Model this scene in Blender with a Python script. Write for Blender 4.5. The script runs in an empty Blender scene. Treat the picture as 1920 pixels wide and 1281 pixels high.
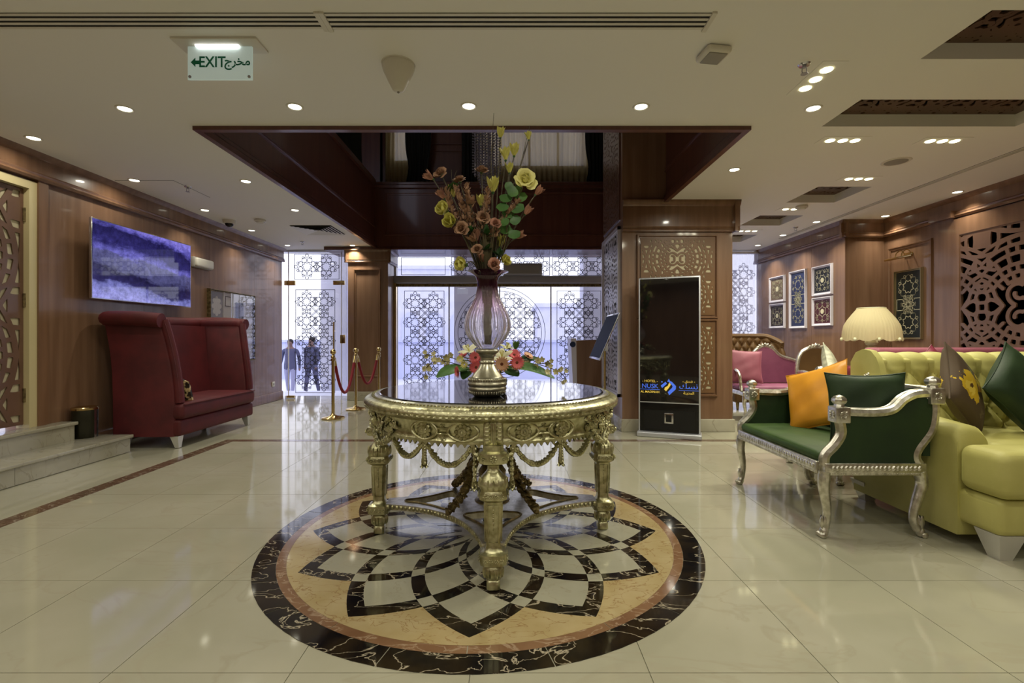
import bpy, math, random
import numpy as np
from mathutils import Vector, Matrix, Euler
PI = math.pi; R = math.radians; rnd = random.Random(7)
SC = bpy.context.scene; COL = SC.collection

# ---------------------------------------------------------------- camera, world, exposure
F = 900.0; CH = 1.12; HZ = 634.0; ZC = 2.76       # focal length in px (1920 frame), eye height, horizon row, ceiling
cam_d = bpy.data.cameras.new('camera'); cam = bpy.data.objects.new('camera', cam_d); COL.objects.link(cam)
cam_d.sensor_width = 36; cam_d.lens = 36 * F / 1920; cam_d.shift_y = -(640.5 - HZ) / 1920
cam_d.clip_start = .05; cam_d.clip_end = 400
cam.location = (0, 0, CH); cam.rotation_euler = (R(90), 0, 0); SC.camera = cam
vs = SC.view_settings; vs.view_transform = 'Standard'; vs.look = 'None'; vs.gamma = 1; vs.use_curve_mapping = False
vs.exposure = 0.34
W = bpy.data.worlds.new('world'); SC.world = W; W.use_nodes = True
bg = W.node_tree.nodes['Background']; bg.inputs[0].default_value = (.80, .82, 1.0, 1); bg.inputs[1].default_value = 1.6
LAMP_W = 6.2                                        # watts of one downlight
LAMP_COL = (1.0, .955, .80)

def at(x, y, Y): return Vector(((x - 960) / F * Y, Y, CH + (HZ - y) / F * Y))     # a pixel at a known depth
def on_ceil(x, y):
    Y = (ZC - CH) * F / (HZ - y); return Vector(((x - 960) / F * Y, Y, ZC))

# ---------------------------------------------------------------- materials
def lin(c):
    out = []
    for v in c[:3]:
        v = v / 255.0
        out.append(v / 12.92 if v <= .04045 else ((v + .055) / 1.055) ** 2.4)
    return (*out, 1.0)
MATS = {}
def mat(name, col, rough=.5, metal=0., col2=None, scale=4., stretch=(1, 1, 1), detail=4., lo=.35, hi=.65, bump=0., bscale=60.,
        bstretch=(1, 1, 1), coat=0., sheen=0., spec=.5, emit=None, estr=0., trans=0., ior=1.45, alpha=1., distort=0.):
    m = bpy.data.materials.new(name); m.use_nodes = True; nt = m.node_tree; b = nt.nodes['Principled BSDF']
    I = b.inputs
    I['Base Color'].default_value = lin(col); I['Roughness'].default_value = rough; I['Metallic'].default_value = metal
    I['Specular IOR Level'].default_value = spec; I['Coat Weight'].default_value = coat; I['Coat Roughness'].default_value = .08
    I['Sheen Weight'].default_value = sheen; I['Sheen Roughness'].default_value = .35
    I['Transmission Weight'].default_value = trans; I['IOR'].default_value = ior; I['Alpha'].default_value = alpha
    if sheen: I['Sheen Tint'].default_value = lin(tuple(min(255, c * 1.5 + 20) for c in col))
    if emit: I['Emission Color'].default_value = lin(emit); I['Emission Strength'].default_value = estr
    if col2 or bump: tc = nt.nodes.new('ShaderNodeTexCoord')
    if col2:
        mp = nt.nodes.new('ShaderNodeMapping'); mp.inputs['Scale'].default_value = stretch
        n = nt.nodes.new('ShaderNodeTexNoise'); n.inputs['Scale'].default_value = scale; n.inputs['Detail'].default_value = detail
        n.inputs['Distortion'].default_value = distort
        r = nt.nodes.new('ShaderNodeValToRGB'); e = r.color_ramp.elements
        e[0].position = lo; e[1].position = hi; e[0].color = lin(col); e[1].color = lin(col2)
        L = nt.links.new
        L(tc.outputs['Object'], mp.inputs[0]); L(mp.outputs[0], n.inputs['Vector']); L(n.outputs[0], r.inputs[0]); L(r.outputs[0], I['Base Color'])
    if bump:
        mp2 = nt.nodes.new('ShaderNodeMapping'); mp2.inputs['Scale'].default_value = bstretch
        n2 = nt.nodes.new('ShaderNodeTexNoise'); n2.inputs['Scale'].default_value = bscale; n2.inputs['Detail'].default_value = 3
        bp = nt.nodes.new('ShaderNodeBump'); bp.inputs['Strength'].default_value = bump; bp.inputs['Distance'].default_value = .01
        nt.links.new(tc.outputs['Object'], mp2.inputs[0]); nt.links.new(mp2.outputs[0], n2.inputs['Vector'])
        nt.links.new(n2.outputs[0], bp.inputs['Height']); nt.links.new(bp.outputs[0], I['Normal'])
    MATS[name] = m; return m
def veined(name, base, base2, vein, rough=.08, scale=3., vwidth=.03, vscale=4., coat=0.):
    """polished stone: clouded ground with thin veins; world coordinates so that each slab differs"""
    m = bpy.data.materials.new(name); m.use_nodes = True; nt = m.node_tree; b = nt.nodes['Principled BSDF']; L = nt.links.new; N = nt.nodes.new
    b.inputs['Roughness'].default_value = rough; b.inputs['Coat Weight'].default_value = coat
    g = N('ShaderNodeNewGeometry'); n = N('ShaderNodeTexNoise'); n.inputs['Scale'].default_value = scale; n.inputs['Detail'].default_value = 6
    L(g.outputs['Position'], n.inputs['Vector'])
    r = N('ShaderNodeValToRGB'); e = r.color_ramp.elements; e[0].position = .36; e[1].position = .64; e[0].color = lin(base); e[1].color = lin(base2)
    L(n.outputs[0], r.inputs[0])
    n2 = N('ShaderNodeTexNoise'); n2.inputs['Scale'].default_value = vscale; n2.inputs['Detail'].default_value = 5; n2.inputs['Distortion'].default_value = .9
    mp = N('ShaderNodeMapping'); mp.inputs['Rotation'].default_value = (0, 0, .7); mp.inputs['Scale'].default_value = (1, 1.9, 1)
    L(g.outputs['Position'], mp.inputs[0]); L(mp.outputs[0], n2.inputs['Vector'])
    s = N('ShaderNodeMath'); s.operation = 'SUBTRACT'; s.inputs[1].default_value = .5; L(n2.outputs[0], s.inputs[0])
    a = N('ShaderNodeMath'); a.operation = 'ABSOLUTE'; L(s.outputs[0], a.inputs[0])
    r2 = N('ShaderNodeValToRGB'); e = r2.color_ramp.elements; e[0].position = 0; e[1].position = vwidth; e[0].color = (1, 1, 1, 1); e[1].color = (0, 0, 0, 1)
    L(a.outputs[0], r2.inputs[0])
    mx = N('ShaderNodeMix'); mx.data_type = 'RGBA'; L(r2.outputs[0], mx.inputs[0]); L(r.outputs[0], mx.inputs[6]); mx.inputs[7].default_value = lin(vein)
    L(mx.outputs[2], b.inputs['Base Color']); MATS[name] = m; return m
def pane_mat(name, tint=(1, 1, 1), refl=.07, rough=0.):
    m = bpy.data.materials.new(name); m.use_nodes = True; nt = m.node_tree; nt.nodes.remove(nt.nodes['Principled BSDF']); N = nt.nodes.new; L = nt.links.new
    t = N('ShaderNodeBsdfTransparent'); t.inputs[0].default_value = (*tint, 1); g = N('ShaderNodeBsdfGlossy'); g.inputs['Roughness'].default_value = rough
    lw = N('ShaderNodeLayerWeight'); lw.inputs[0].default_value = .12
    mu = N('ShaderNodeMath'); mu.operation = 'MULTIPLY_ADD'; mu.inputs[1].default_value = .6; mu.inputs[2].default_value = refl; L(lw.outputs['Fresnel'], mu.inputs[0]); mu.use_clamp = True
    x = N('ShaderNodeMixShader'); L(mu.outputs[0], x.inputs[0]); L(t.outputs[0], x.inputs[1]); L(g.outputs[0], x.inputs[2]); L(x.outputs[0], nt.nodes['Material Output'].inputs[0])
    MATS[name] = m; return m
def cloth_trans(name, col, tr=.5, transp=.0):
    m = bpy.data.materials.new(name); m.use_nodes = True; nt = m.node_tree; nt.nodes.remove(nt.nodes['Principled BSDF']); N = nt.nodes.new; L = nt.links.new
    d = N('ShaderNodeBsdfDiffuse'); d.inputs[0].default_value = lin(col); t = N('ShaderNodeBsdfTranslucent'); t.inputs[0].default_value = lin(col)
    x = N('ShaderNodeMixShader'); x.inputs[0].default_value = tr; L(d.outputs[0], x.inputs[1]); L(t.outputs[0], x.inputs[2])
    tp = N('ShaderNodeBsdfTransparent'); y = N('ShaderNodeMixShader'); y.inputs[0].default_value = transp
    L(x.outputs[0], y.inputs[1]); L(tp.outputs[0], y.inputs[2]); L(y.outputs[0], nt.nodes['Material Output'].inputs[0])
    MATS[name] = m; return m

mat('plaster', (232, 230, 223), .75, bump=.03, bscale=8)
mat('wood', (116, 86, 64), .38, col2=(132, 101, 78), scale=2.2, stretch=(7, 7, .45), detail=6, coat=.4, bump=.02, bscale=30, bstretch=(8, 8, .6))
mat('wood_frame', (108, 78, 56), .36, col2=(124, 92, 68), scale=2.2, stretch=(7, 7, .5), detail=6, coat=.25)
mat('shaded_wood', (82, 46, 36), .34, col2=(94, 55, 43), scale=2.2, stretch=(7, 7, .45), detail=6, coat=.25)  # darker copy of the wall wood, the well's shade is in its colour
mat('lattice_wood', (98, 72, 57), .35, col2=(108, 80, 64), scale=3, coat=.2)
mat('lattice_dark', (74, 54, 40), .4, col2=(88, 64, 46), scale=3)
mat('lattice_tan', (106, 77, 50), .38, col2=(118, 87, 58), scale=3)
mat('lattice_daylit', (196, 190, 200), .3)  # wooden lattice with the window light put into its pale colour
mat('cream_back', (190, 180, 150), .6)
mat('niche_dark', (52, 40, 32), .6)
mat('recess_dark', (34, 27, 22), .7)
mat('cream_paint', (198, 184, 140), .45)
veined('marble', (162, 159, 138), (172, 168, 149), (164, 159, 139), .07, 1.6, .02, 1.5)
veined('marble_step', (160, 155, 136), (176, 171, 154), (148, 142, 124), .16, 3., .014, 2.6)
veined('marble_black', (17, 16, 19), (44, 35, 24), (186, 174, 150), .06, 7., .011, 4.5)
veined('marble_inlay', (160, 157, 138), (169, 166, 148), (156, 150, 130), .06, 4., .01, 4.)
veined('marble_gold', (170, 150, 106), (180, 162, 122), (150, 122, 82), .08, 6., .02, 8.)
veined('marble_red', (120, 88, 64), (134, 102, 76), (164, 140, 116), .1, 8., .02, 6.)
veined('marble_brown', (90, 70, 56), (106, 84, 68), (150, 138, 122), .1, 9., .018, 7.)
mat('silver', (226, 223, 212), .28, .9, col2=(184, 180, 164), scale=30, bump=.12, bscale=120)
mat('gilt', (208, 205, 168), .30, .9, col2=(158, 153, 114), scale=26, bump=.15, bscale=120)
mat('bronze', (146, 130, 92), .4, .8, col2=(96, 84, 58), scale=30)
mat('pale_silver', (214, 212, 206), .32, .45)
mat('pewter', (192, 188, 168), .3, .95, col2=(156, 151, 130), scale=20)
mat('brass', (208, 184, 128), .2, 1.)
mat('chrome', (200, 200, 205), .16, 1.)
mat('steel', (164, 163, 170), .4, .3)
mat('alu', (196, 198, 204), .35, .6)
mat('black_glass', (10, 10, 14), .025, spec=.9, coat=1.)
mat('black', (14, 14, 15), .35)
mat('bin_dark', (46, 44, 32), .35, .5)
mat('black_gloss', (12, 12, 14), .08)
mat('dark_slot', (26, 25, 22), .8)
mat('white_plastic', (214, 210, 198), .4)
mat('grey_plastic', (150, 146, 138), .5)
mat('white_paint', (226, 224, 226), .35)
mat('red_velvet', (70, 17, 20), .62, col2=(86, 23, 26), scale=5, sheen=.5, bump=.05, bscale=90)
mat('green_velvet', (40, 62, 22), .6, col2=(54, 78, 28), scale=4, sheen=.5, bump=.05, bscale=60)
mat('deep_green_velvet', (20, 40, 20), .6, col2=(32, 54, 22), scale=4, sheen=.5, bump=.06, bscale=40)
mat('lime_velvet', (170, 164, 92), .6, col2=(184, 178, 108), scale=4, sheen=.5, bump=.05, bscale=50)
mat('pink_velvet', (138, 74, 90), .6, col2=(152, 88, 104), scale=4, sheen=.5)
mat('mauve_velvet', (136, 76, 104), .6, col2=(120, 62, 90), scale=4, sheen=.5)
mat('brown_velvet', (86, 60, 28), .6, col2=(100, 72, 36), scale=4, sheen=.5)
mat('orange_satin', (198, 132, 30), .42, col2=(214, 148, 42), scale=5, sheen=.3, bump=.2, bscale=9, bstretch=(1, 1, 3))
mat('maroon_satin', (130, 52, 72), .45, sheen=.4, bump=.1, bscale=12)
mat('rope_red', (128, 14, 26), .55, sheen=.6)
mat('rose_yellow', (228, 222, 140), .6, col2=(238, 234, 168), scale=12)
mat('bud_yellow', (216, 210, 124), .6, col2=(196, 192, 98), scale=16)
mat('dried_brown', (178, 140, 112), .75, col2=(128, 94, 72), scale=24)
mat('dried_pink', (186, 134, 112), .75, col2=(138, 98, 80), scale=24)
mat('leaf', (58, 96, 44), .45, col2=(84, 124, 58), scale=10)
mat('leaf_dark', (38, 70, 32), .45, col2=(56, 96, 40), scale=10)
mat('stem', (60, 52, 32), .7, col2=(80, 72, 42), scale=20)
mat('gerbera_pink', (220, 96, 104), .6, col2=(232, 122, 122), scale=18)
mat('gerbera_peach', (222, 168, 130), .6, col2=(230, 184, 150), scale=18)
mat('gerbera_eye', (112, 60, 40), .8)
mat('lily_white', (228, 226, 200), .55, col2=(214, 212, 170), scale=10)
mat('orchid_cream', (206, 198, 150), .6, col2=(180, 172, 120), scale=18)
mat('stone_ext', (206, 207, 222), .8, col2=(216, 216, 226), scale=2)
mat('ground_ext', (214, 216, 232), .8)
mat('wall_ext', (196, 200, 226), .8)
mat('cloth_dark', (78, 80, 108), .8)  # dark clothing washed out, outdoor haze is put into its colour
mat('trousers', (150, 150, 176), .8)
mat('skin', (120, 92, 84), .6)
mat('hair', (28, 24, 26), .7)
mat('etch', (78, 79, 96), .7)
mat('lens_glow', (255, 255, 245), .4, emit=(255, 250, 225), estr=6.)
mat('lens_glow_warm', (255, 255, 225), .4, emit=(255, 246, 190), estr=6.)
pane_mat('glass'); pane_mat('glass_case', refl=.05)
cloth_trans('sheer', (206, 204, 222), .6, .45)
cloth_trans('sheer_tan', (178, 160, 116), .4, .04)
cloth_trans('drape_dark', (46, 46, 44), .05)
cloth_trans('lampshade', (226, 214, 176), .45)

# ---------------------------------------------------------------- mesh building
class MB:
    def __init__(s): s.v = []; s.f = []
    def add(s, vs, fs, M=None):
        o = len(s.v)
        s.v += [tuple(M @ Vector(v)) for v in vs] if M is not None else [tuple(v) for v in vs]
        s.f += [tuple(i + o for i in f) for f in fs]; return s
    def box(s, x0, x1, y0, y1, z0, z1, M=None):
        v = [(x, y, z) for z in (z0, z1) for y in (y0, y1) for x in (x0, x1)]
        return s.add(v, [(0, 2, 3, 1), (4, 5, 7, 6), (0, 1, 5, 4), (2, 6, 7, 3), (0, 4, 6, 2), (1, 3, 7, 5)], M)
    def rbox(s, x0, x1, y0, y1, z0, z1, b=.01, n=3, M=None, puff=0.):
        """rounded box: cube grid pushed onto a rounded shape"""
        hx, hy, hz = (x1 - x0) / 2, (y1 - y0) / 2, (z1 - z0) / 2; c = Vector(((x0 + x1) / 2, (y0 + y1) / 2, (z0 + z1) / 2))
        b = min(b, hx * .99, hy * .99, hz * .99)
        def axis(h):
            a = [-h + b * (1 - math.cos(PI / 2 * i / n)) for i in range(n)]
            mid = [-(h - b), 0, h - b] if puff else [-(h - b), h - b]
            return a + mid + [-t for t in a[::-1]]
        A = [axis(hx), axis(hy), axis(hz)]; H = (hx, hy, hz)
        for ax in range(3):
            u, w = (ax + 1) % 3, (ax + 2) % 3
            for sg in (-1, 1):
                vs = []; fs = []; nu, nw = len(A[u]), len(A[w])
                for i in range(nu):
                    for j in range(nw):
                        p = [0, 0, 0]; p[ax] = sg * H[ax]; p[u] = A[u][i]; p[w] = A[w][j]
                        q = [max(-(H[k] - b), min(H[k] - b, p[k])) for k in range(3)]
                        d = Vector([p[k] - q[k] for k in range(3)])
                        if d.length > 1e-9: d = d.normalized() * b
                        r = Vector(q) + d
                        if puff and ax == 2: r.z += sg * puff * (1 - (r.x / hx) ** 2) * (1 - (r.y / hy) ** 2)
                        vs.append(c + r)
                for i in range(nu - 1):
                    for j in range(nw - 1):
                        k = i * nw + j; f = (k, k + nw, k + nw + 1, k + 1); fs.append(f if sg > 0 else f[::-1])
                s.add(vs, fs, M)
        return s
    def prism(s, poly, z0, z1, M=None):
        n = len(poly); v = [(x, y, z0) for x, y in poly] + [(x, y, z1) for x, y in poly]
        return s.add(v, [tuple(range(n))[::-1], tuple(range(n, 2 * n))] + [(i, (i + 1) % n, n + (i + 1) % n, n + i) for i in range(n)], M)
    def lathe(s, prof, n=24, M=None, wob=None):
        v = []; m = len(prof)
        for r, z in prof:
            for k in range(n):
                a = 2 * PI * k / n; q = r * (wob(a, z) if wob else 1); v.append((q * math.cos(a), q * math.sin(a), z))
        f = [(i * n + k, i * n + (k + 1) % n, (i + 1) * n + (k + 1) % n, (i + 1) * n + k) for i in range(m - 1) for k in range(n)]
        if prof[0][0] > 1e-6: f.append(tuple(range(n))[::-1])
        if prof[-1][0] > 1e-6: f.append(tuple(range((m - 1) * n, m * n)))
        return s.add(v, f, M)
    def loft(s, rings, closed=True, caps=True, M=None):
        n = len(rings[0]); v = [p for r in rings for p in r]; f = []
        for i in range(len(rings) - 1):
            for k in range(n if closed else n - 1): f.append((i * n + k, i * n + (k + 1) % n, (i + 1) * n + (k + 1) % n, (i + 1) * n + k))
        if caps: f += [tuple(range(n))[::-1], tuple(range((len(rings) - 1) * n, len(rings) * n))]
        return s.add(v, f, M)
    def tube(s, pts, r, n=8, cyc=False, M=None, squash=1.):
        P = [Vector(p) for p in pts]; m = len(P); rr = r if isinstance(r, (list, tuple)) else [r] * m
        rings = []; up = None
        for i in range(m):
            t = (P[(i + 1) % m] - P[i - 1]) if cyc or 0 < i < m - 1 else (P[1] - P[0] if i == 0 else P[-1] - P[-2])
            t = t.normalized() if t.length > 1e-9 else Vector((0, 0, 1))
            if up is None: up = Vector((0, 0, 1)) if abs(t.z) < .9 else Vector((1, 0, 0))
            a = t.cross(up)
            if a.length < 1e-6: a = t.cross(Vector((0, 1, .3)))
            a.normalize(); up = a.cross(t).normalized()
            rings.append([P[i] + a * (rr[i] * math.cos(2 * PI * k / n)) + up * (rr[i] * squash * math.sin(2 * PI * k / n)) for k in range(n)])
        if cyc: rings.append(rings[0])
        return s.loft(rings, True, not cyc, M)
    def ell(s, c, rx, ry=None, rz=None, nu=8, nv=5, M=None):
        ry = rx if ry is None else ry; rz = rx if rz is None else rz; T = Matrix.Translation(c)
        if M is not None: T = M @ T
        prof = [(max(math.cos(-PI / 2 + PI * i / nv), 0), math.sin(-PI / 2 + PI * i / nv)) for i in range(nv + 1)]
        v = [(0, 0, -rz)]; f = []
        for i in range(1, nv):
            for k in range(nu): a = 2 * PI * k / nu; v.append((rx * prof[i][0] * math.cos(a), ry * prof[i][0] * math.sin(a), rz * prof[i][1]))
        v.append((0, 0, rz)); t = len(v) - 1
        for k in range(nu):
            f.append((0, 1 + (k + 1) % nu, 1 + k)); b = 1 + (nv - 2) * nu; f.append((b + k, b + (k + 1) % nu, t))
        for i in range(nv - 2):
            for k in range(nu): f.append((1 + i * nu + k, 1 + i * nu + (k + 1) % nu, 1 + (i + 1) * nu + (k + 1) % nu, 1 + (i + 1) * nu + k))
        return s.add(v, f, T)
    def grid(s, fn, nu, nv, M=None, flip=False):
        v = [fn(i / nu, j / nv) for i in range(nu + 1) for j in range(nv + 1)]; w = nv + 1
        f = [(i * w + j, (i + 1) * w + j, (i + 1) * w + j + 1, i * w + j + 1) for i in range(nu) for j in range(nv)]
        return s.add(v, [q[::-1] for q in f] if flip else f, M)
    def mould(s, prof, p0, p1, out, M=None):
        """a moulding: profile (out, z) run from p0 to p1; out = outward direction in plan"""
        o = Vector((out[0], out[1], 0)); rings = []
        for p in (p0, p1): rings.append([Vector(p) + o * a + Vector((0, 0, b)) for a, b in prof])
        return s.loft(rings, True, True, M)
    def mesh(s, name, m, smooth=40):
        me = bpy.data.meshes.new(name); me.from_pydata([tuple(v) for v in s.v], [], s.f); me.update()
        if m: me.materials.append(MATS[m] if isinstance(m, str) else m)
        if smooth:
            me.shade_smooth(); me.set_sharp_from_angle(angle=R(smooth))
        return me
    def build(s, name, m, parent=None, smooth=40):
        return link(name, s.mesh(name, m, smooth), parent)
def fix_normals(me):
    import bmesh
    b = bmesh.new(); b.from_mesh(me); bmesh.ops.recalc_face_normals(b, faces=b.faces); b.to_mesh(me); b.free()
def link(name, me, parent=None, loc=None, rot=None):
    o = bpy.data.objects.new(name, me); COL.objects.link(o); o.parent = parent
    if loc is not None: o.location = loc
    if rot is not None: o.rotation_euler = rot
    return o
def tag(o, label, cat, group=None):
    o['label'] = label; o['category'] = cat
    if group: o['group'] = group
    return o
def thing(name, label, cat, loc=(0, 0, 0), rz=0., group=None, rot=None):
    o = bpy.data.objects.new(name, None); COL.objects.link(o); o.location = loc; o.rotation_euler = rot or (0, 0, rz); o.empty_display_size = .1
    return tag(o, label, cat, group)
def struct(o, label=None):
    o['kind'] = 'structure'
    if label: o['label'] = label
    return o
def sempty(name, label=None):
    o = bpy.data.objects.new(name, None); COL.objects.link(o); return struct(o, label)
def dup(root, loc, rot=None, label=None, group=None, parent=None):
    r = root.copy(); COL.objects.link(r); r.parent = parent; r.location = loc
    if rot is not None: r.rotation_euler = rot
    if label: r['label'] = label
    if group: r['group'] = group
    for ch in list(root.children):
        c = ch.copy(); COL.objects.link(c); c.parent = r
        for g in list(ch.children):
            d = g.copy(); COL.objects.link(d); d.parent = c
    return r
def T(x, y, z): return Matrix.Translation((x, y, z))
def RX(a): return Matrix.Rotation(a, 4, 'X')
def RY(a): return Matrix.Rotation(a, 4, 'Y')
def RZ(a): return Matrix.Rotation(a, 4, 'Z')
def S(x, y, z): return Matrix.Diagonal((x, y, z, 1))
def bez(P, n=12):
    """smooth curve through points (Catmull-Rom)"""
    P = [Vector(p) for p in P]; out = []
    for i in range(len(P) - 1):
        a = P[i - 1] if i else P[0] * 2 - P[1]; b, c = P[i], P[i + 1]; d = P[i + 2] if i + 2 < len(P) else c * 2 - b
        for k in range(n):
            t = k / n; out.append(.5 * ((2 * b) + (c - a) * t + (2 * a - 5 * b + 4 * c - d) * t * t + (3 * b - a - 3 * c + d) * t ** 3))
    return out + [P[-1]]
def curve_mesh(name, loops, ext, m, off=0.):
    """flat outline with holes, given thickness"""
    cu = bpy.data.curves.new(name, 'CURVE'); cu.dimensions = '2D'; cu.fill_mode = 'BOTH'; cu.extrude = ext; cu.offset = off
    for lp in loops:
        sp = cu.splines.new('POLY'); sp.points.add(len(lp) - 1); sp.use_cyclic_u = True
        sp.points.foreach_set('co', [c for x, y in lp for c in (x, y, 0, 1)])
    o = bpy.data.objects.new(name, cu); COL.objects.link(o); bpy.context.view_layer.update()
    me = bpy.data.meshes.new_from_object(o.evaluated_get(bpy.context.evaluated_depsgraph_get()))
    bpy.data.objects.remove(o); bpy.data.curves.remove(cu); me.materials.clear(); me.materials.append(MATS[m]); me.name = name
    return me
def text_mesh(name, body, size, m, ext=.001, align='CENTER', sx=1., shear=0., bold=0.):
    cu = bpy.data.curves.new(name, 'FONT'); cu.body = body; cu.size = size; cu.extrude = ext; cu.align_x = align; cu.align_y = 'CENTER'; cu.offset = bold; cu.shear = shear
    o = bpy.data.objects.new(name, cu); COL.objects.link(o); bpy.context.view_layer.update()
    me = bpy.data.meshes.new_from_object(o.evaluated_get(bpy.context.evaluated_depsgraph_get()))
    bpy.data.objects.remove(o); bpy.data.curves.remove(cu); me.materials.clear(); me.materials.append(MATS[m]); me.name = name
    if sx != 1: me.transform(S(sx, 1, 1))
    return me

# ---------------------------------------------------------------- pierced lattice panels
def seg_d(X, Y, pts):
    d = np.full(X.shape, 9.)
    for (ax, ay), (bx, by) in zip(pts[:-1], pts[1:]):
        dx, dy = bx - ax, by - ay; L = dx * dx + dy * dy + 1e-12
        t = np.clip(((X - ax) * dx + (Y - ay) * dy) / L, 0, 1); d = np.minimum(d, np.hypot(X - ax - t * dx, Y - ay - t * dy))
    return d
def arc(cx, cy, r, a0, a1, n=16): return [(cx + r * math.cos(R(a0 + (a1 - a0) * i / n)), cy + r * math.sin(R(a0 + (a1 - a0) * i / n))) for i in range(n + 1)]
LU, LV = .42, .74
def lattice_field(u, v, w):
    """pierced arabesque, mirrored both ways: rings of bars around scrolls, a four-petal knot, U-shaped cups; > 0 is solid"""
    U = np.abs((u + LU) % (2 * LU) - LU); V = np.abs((v + LV) % (2 * LV) - LV)
    d = np.full(U.shape, 9.)
    st = [[(.05, 0), (.05, .05), (0, .05)], [(.05, .05), (.095, .078), (.15, .06), (.225, 0)], [(.05, .05), (.07, .11), (.05, .155), (0, .17)],
          [(.225, 0), (.15, .10), (.12, .19), (.07, .255), (0, .225)], [(.12, .19), (.05, .155)]]
    sp = []
    for i in range(31):
        t = i / 30; a = R(-110 - 430 * t); r = .125 - .085 * t; sp.append((.385 + r * math.cos(a), .125 + r * math.sin(a)))
    st.append(sp)
    rings = [.265, .345, .43, .54, .63, .72]
    for k, r in enumerate(rings):
        a0 = 90
        amax = 180 - math.degrees(math.asin(min(1, .24 / r))) if k == 0 else 180
        if r > .43: amax = 180 - math.degrees(math.acos(min(1, .42 / r)))
        st.append(arc(.42, 0, r, a0, min(amax, 180 - math.degrees(math.asin(min(1, .17 / r)))), 20))
    for k in range(len(rings) - 1):
        n = [5, 6, 5, 8, 7][k]
        for i in range(n + 1):
            a = R(90 + (i + .5 * (k % 2)) * 78 / n); r0, r1 = rings[k], rings[k + 1]
            p = [(.42 + r * math.cos(a), r * math.sin(a)) for r in (r0, r1)]
            if p[0][0] > .07 and p[1][0] > .06 and p[0][1] > .15 and not (p[1][0] < .2 and p[1][1] > .56): st.append(p)
    st += [[(.185, .74), (.175, .64), (.13, .575), (0, .555)], [(.075, .565), (.07, .43)],
           [(0, .44), (.07, .41), (.14, .39)], [(0, .36), (.06, .33), (.11, .30)], [(0, .30), (.05, .27)], [(.42, .23), (.34, .25)], [(.185, .66), (.26, .69), (.42, .72)]]
    for p in st: d = np.minimum(d, seg_d(U, V, p))
    cup = seg_d(U, V, [(0, .74), (.09, .74)]) - .0
    sol = w - d
    inside = (U < .10) & (V > .645)
    return np.where(inside, np.maximum(sol, .02), sol)
def contours(Fd, x0, y0, h):
    Fd = np.pad(Fd, 1, constant_values=-h * .5); ny, nx = Fd.shape; x0 -= h; y0 -= h
    pos = Fd > 0; mixed = np.argwhere(~((pos[:-1, :-1] == pos[1:, :-1]) & (pos[:-1, :-1] == pos[:-1, 1:]) & (pos[:-1, :-1] == pos[1:, 1:])))
    pt = {}; nb = {}
    def edge(a, b):
        k = (a, b) if a < b else (b, a)
        if k not in pt:
            fa, fb = Fd[k[0]], Fd[k[1]]; t = fa / (fa - fb); pt[k] = (x0 + h * (k[0][1] + t * (k[1][1] - k[0][1])), y0 + h * (k[0][0] + t * (k[1][0] - k[0][0])))
        return k
    for j, i in mixed:
        j, i = int(j), int(i); c = [(j, i), (j, i + 1), (j + 1, i + 1), (j + 1, i)]
        es = [edge(c[k], c[(k + 1) % 4]) for k in range(4) if pos[c[k]] != pos[c[(k + 1) % 4]]]
        prs = [(es[0], es[1])] if len(es) == 2 else ([(es[0], es[3]), (es[1], es[2])] if pos[c[0]] else [(es[0], es[1]), (es[2], es[3])])
        for a, b in prs: nb.setdefault(a, []).append(b); nb.setdefault(b, []).append(a)
    loops = []; seen = set()
    for s0 in nb:
        if s0 in seen: continue
        lp = [s0]; seen.add(s0); cur = s0
        while True:
            nx_ = [q for q in nb[cur] if q not in seen]
            if not nx_: break
            cur = nx_[0]; seen.add(cur); lp.append(cur)
        P = [pt[k] for k in lp]; Q = []
        for i in range(len(P)):                                   # drop points that lie on a straight run
            a = Q[-1] if Q else P[i - 1]; b = P[i]; c = P[(i + 1) % len(P)]; L = math.hypot(c[0] - a[0], c[1] - a[1]) + 1e-9
            if abs((b[0] - a[0]) * (c[1] - a[1]) - (b[1] - a[1]) * (c[0] - a[0])) / L > h * .045 or math.hypot(b[0] - a[0], b[1] - a[1]) > 8 * h: Q.append(b)
        if len(Q) > 2: loops.append(Q)
    return loops
def lattice(name, w, hgt, m, thick=.012, h=.008, scale=1., cu=0., cv=0., bar=.022, rim=.02, rot=False):
    """pierced panel w x hgt in its own XY plane, centred"""
    nx, ny = int(w / h) + 1, int(hgt / h) + 1; x = np.linspace(-w / 2, w / 2, nx); y = np.linspace(-hgt / 2, hgt / 2, ny); hx = x[1] - x[0]
    X, Y = np.meshgrid(x, y); u, v = ((Y, X) if rot else (X, Y))
    Fd = lattice_field((u - cu) / scale, (v - cv) / scale, bar / scale) * scale
    Fd = np.maximum(Fd, np.maximum(np.abs(X) - w / 2 + rim, np.abs(Y) - hgt / 2 + rim))
    lp = contours(Fd, -w / 2, -hgt / 2, hx)
    ry = (hgt / (ny - 1)) / hx
    lp = [[(a, (b + hgt / 2) * ry - hgt / 2) for a, b in l] for l in lp]
    return curve_mesh(name, lp, thick / 2, m)

# ================================================================ THE SETTING
XL, XR, XR2, YB, YG = -4.24, 5.20, 4.65, 8.85, 9.2          # left wall, right wall, its inner stretch, end of the side walls, glazing
CX0, CX1, CY0, CY1 = -2.47, 1.85, 3.71, 8.6                 # the open well over the hall
YF = -3.2                                                   # wall behind the camera
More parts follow.
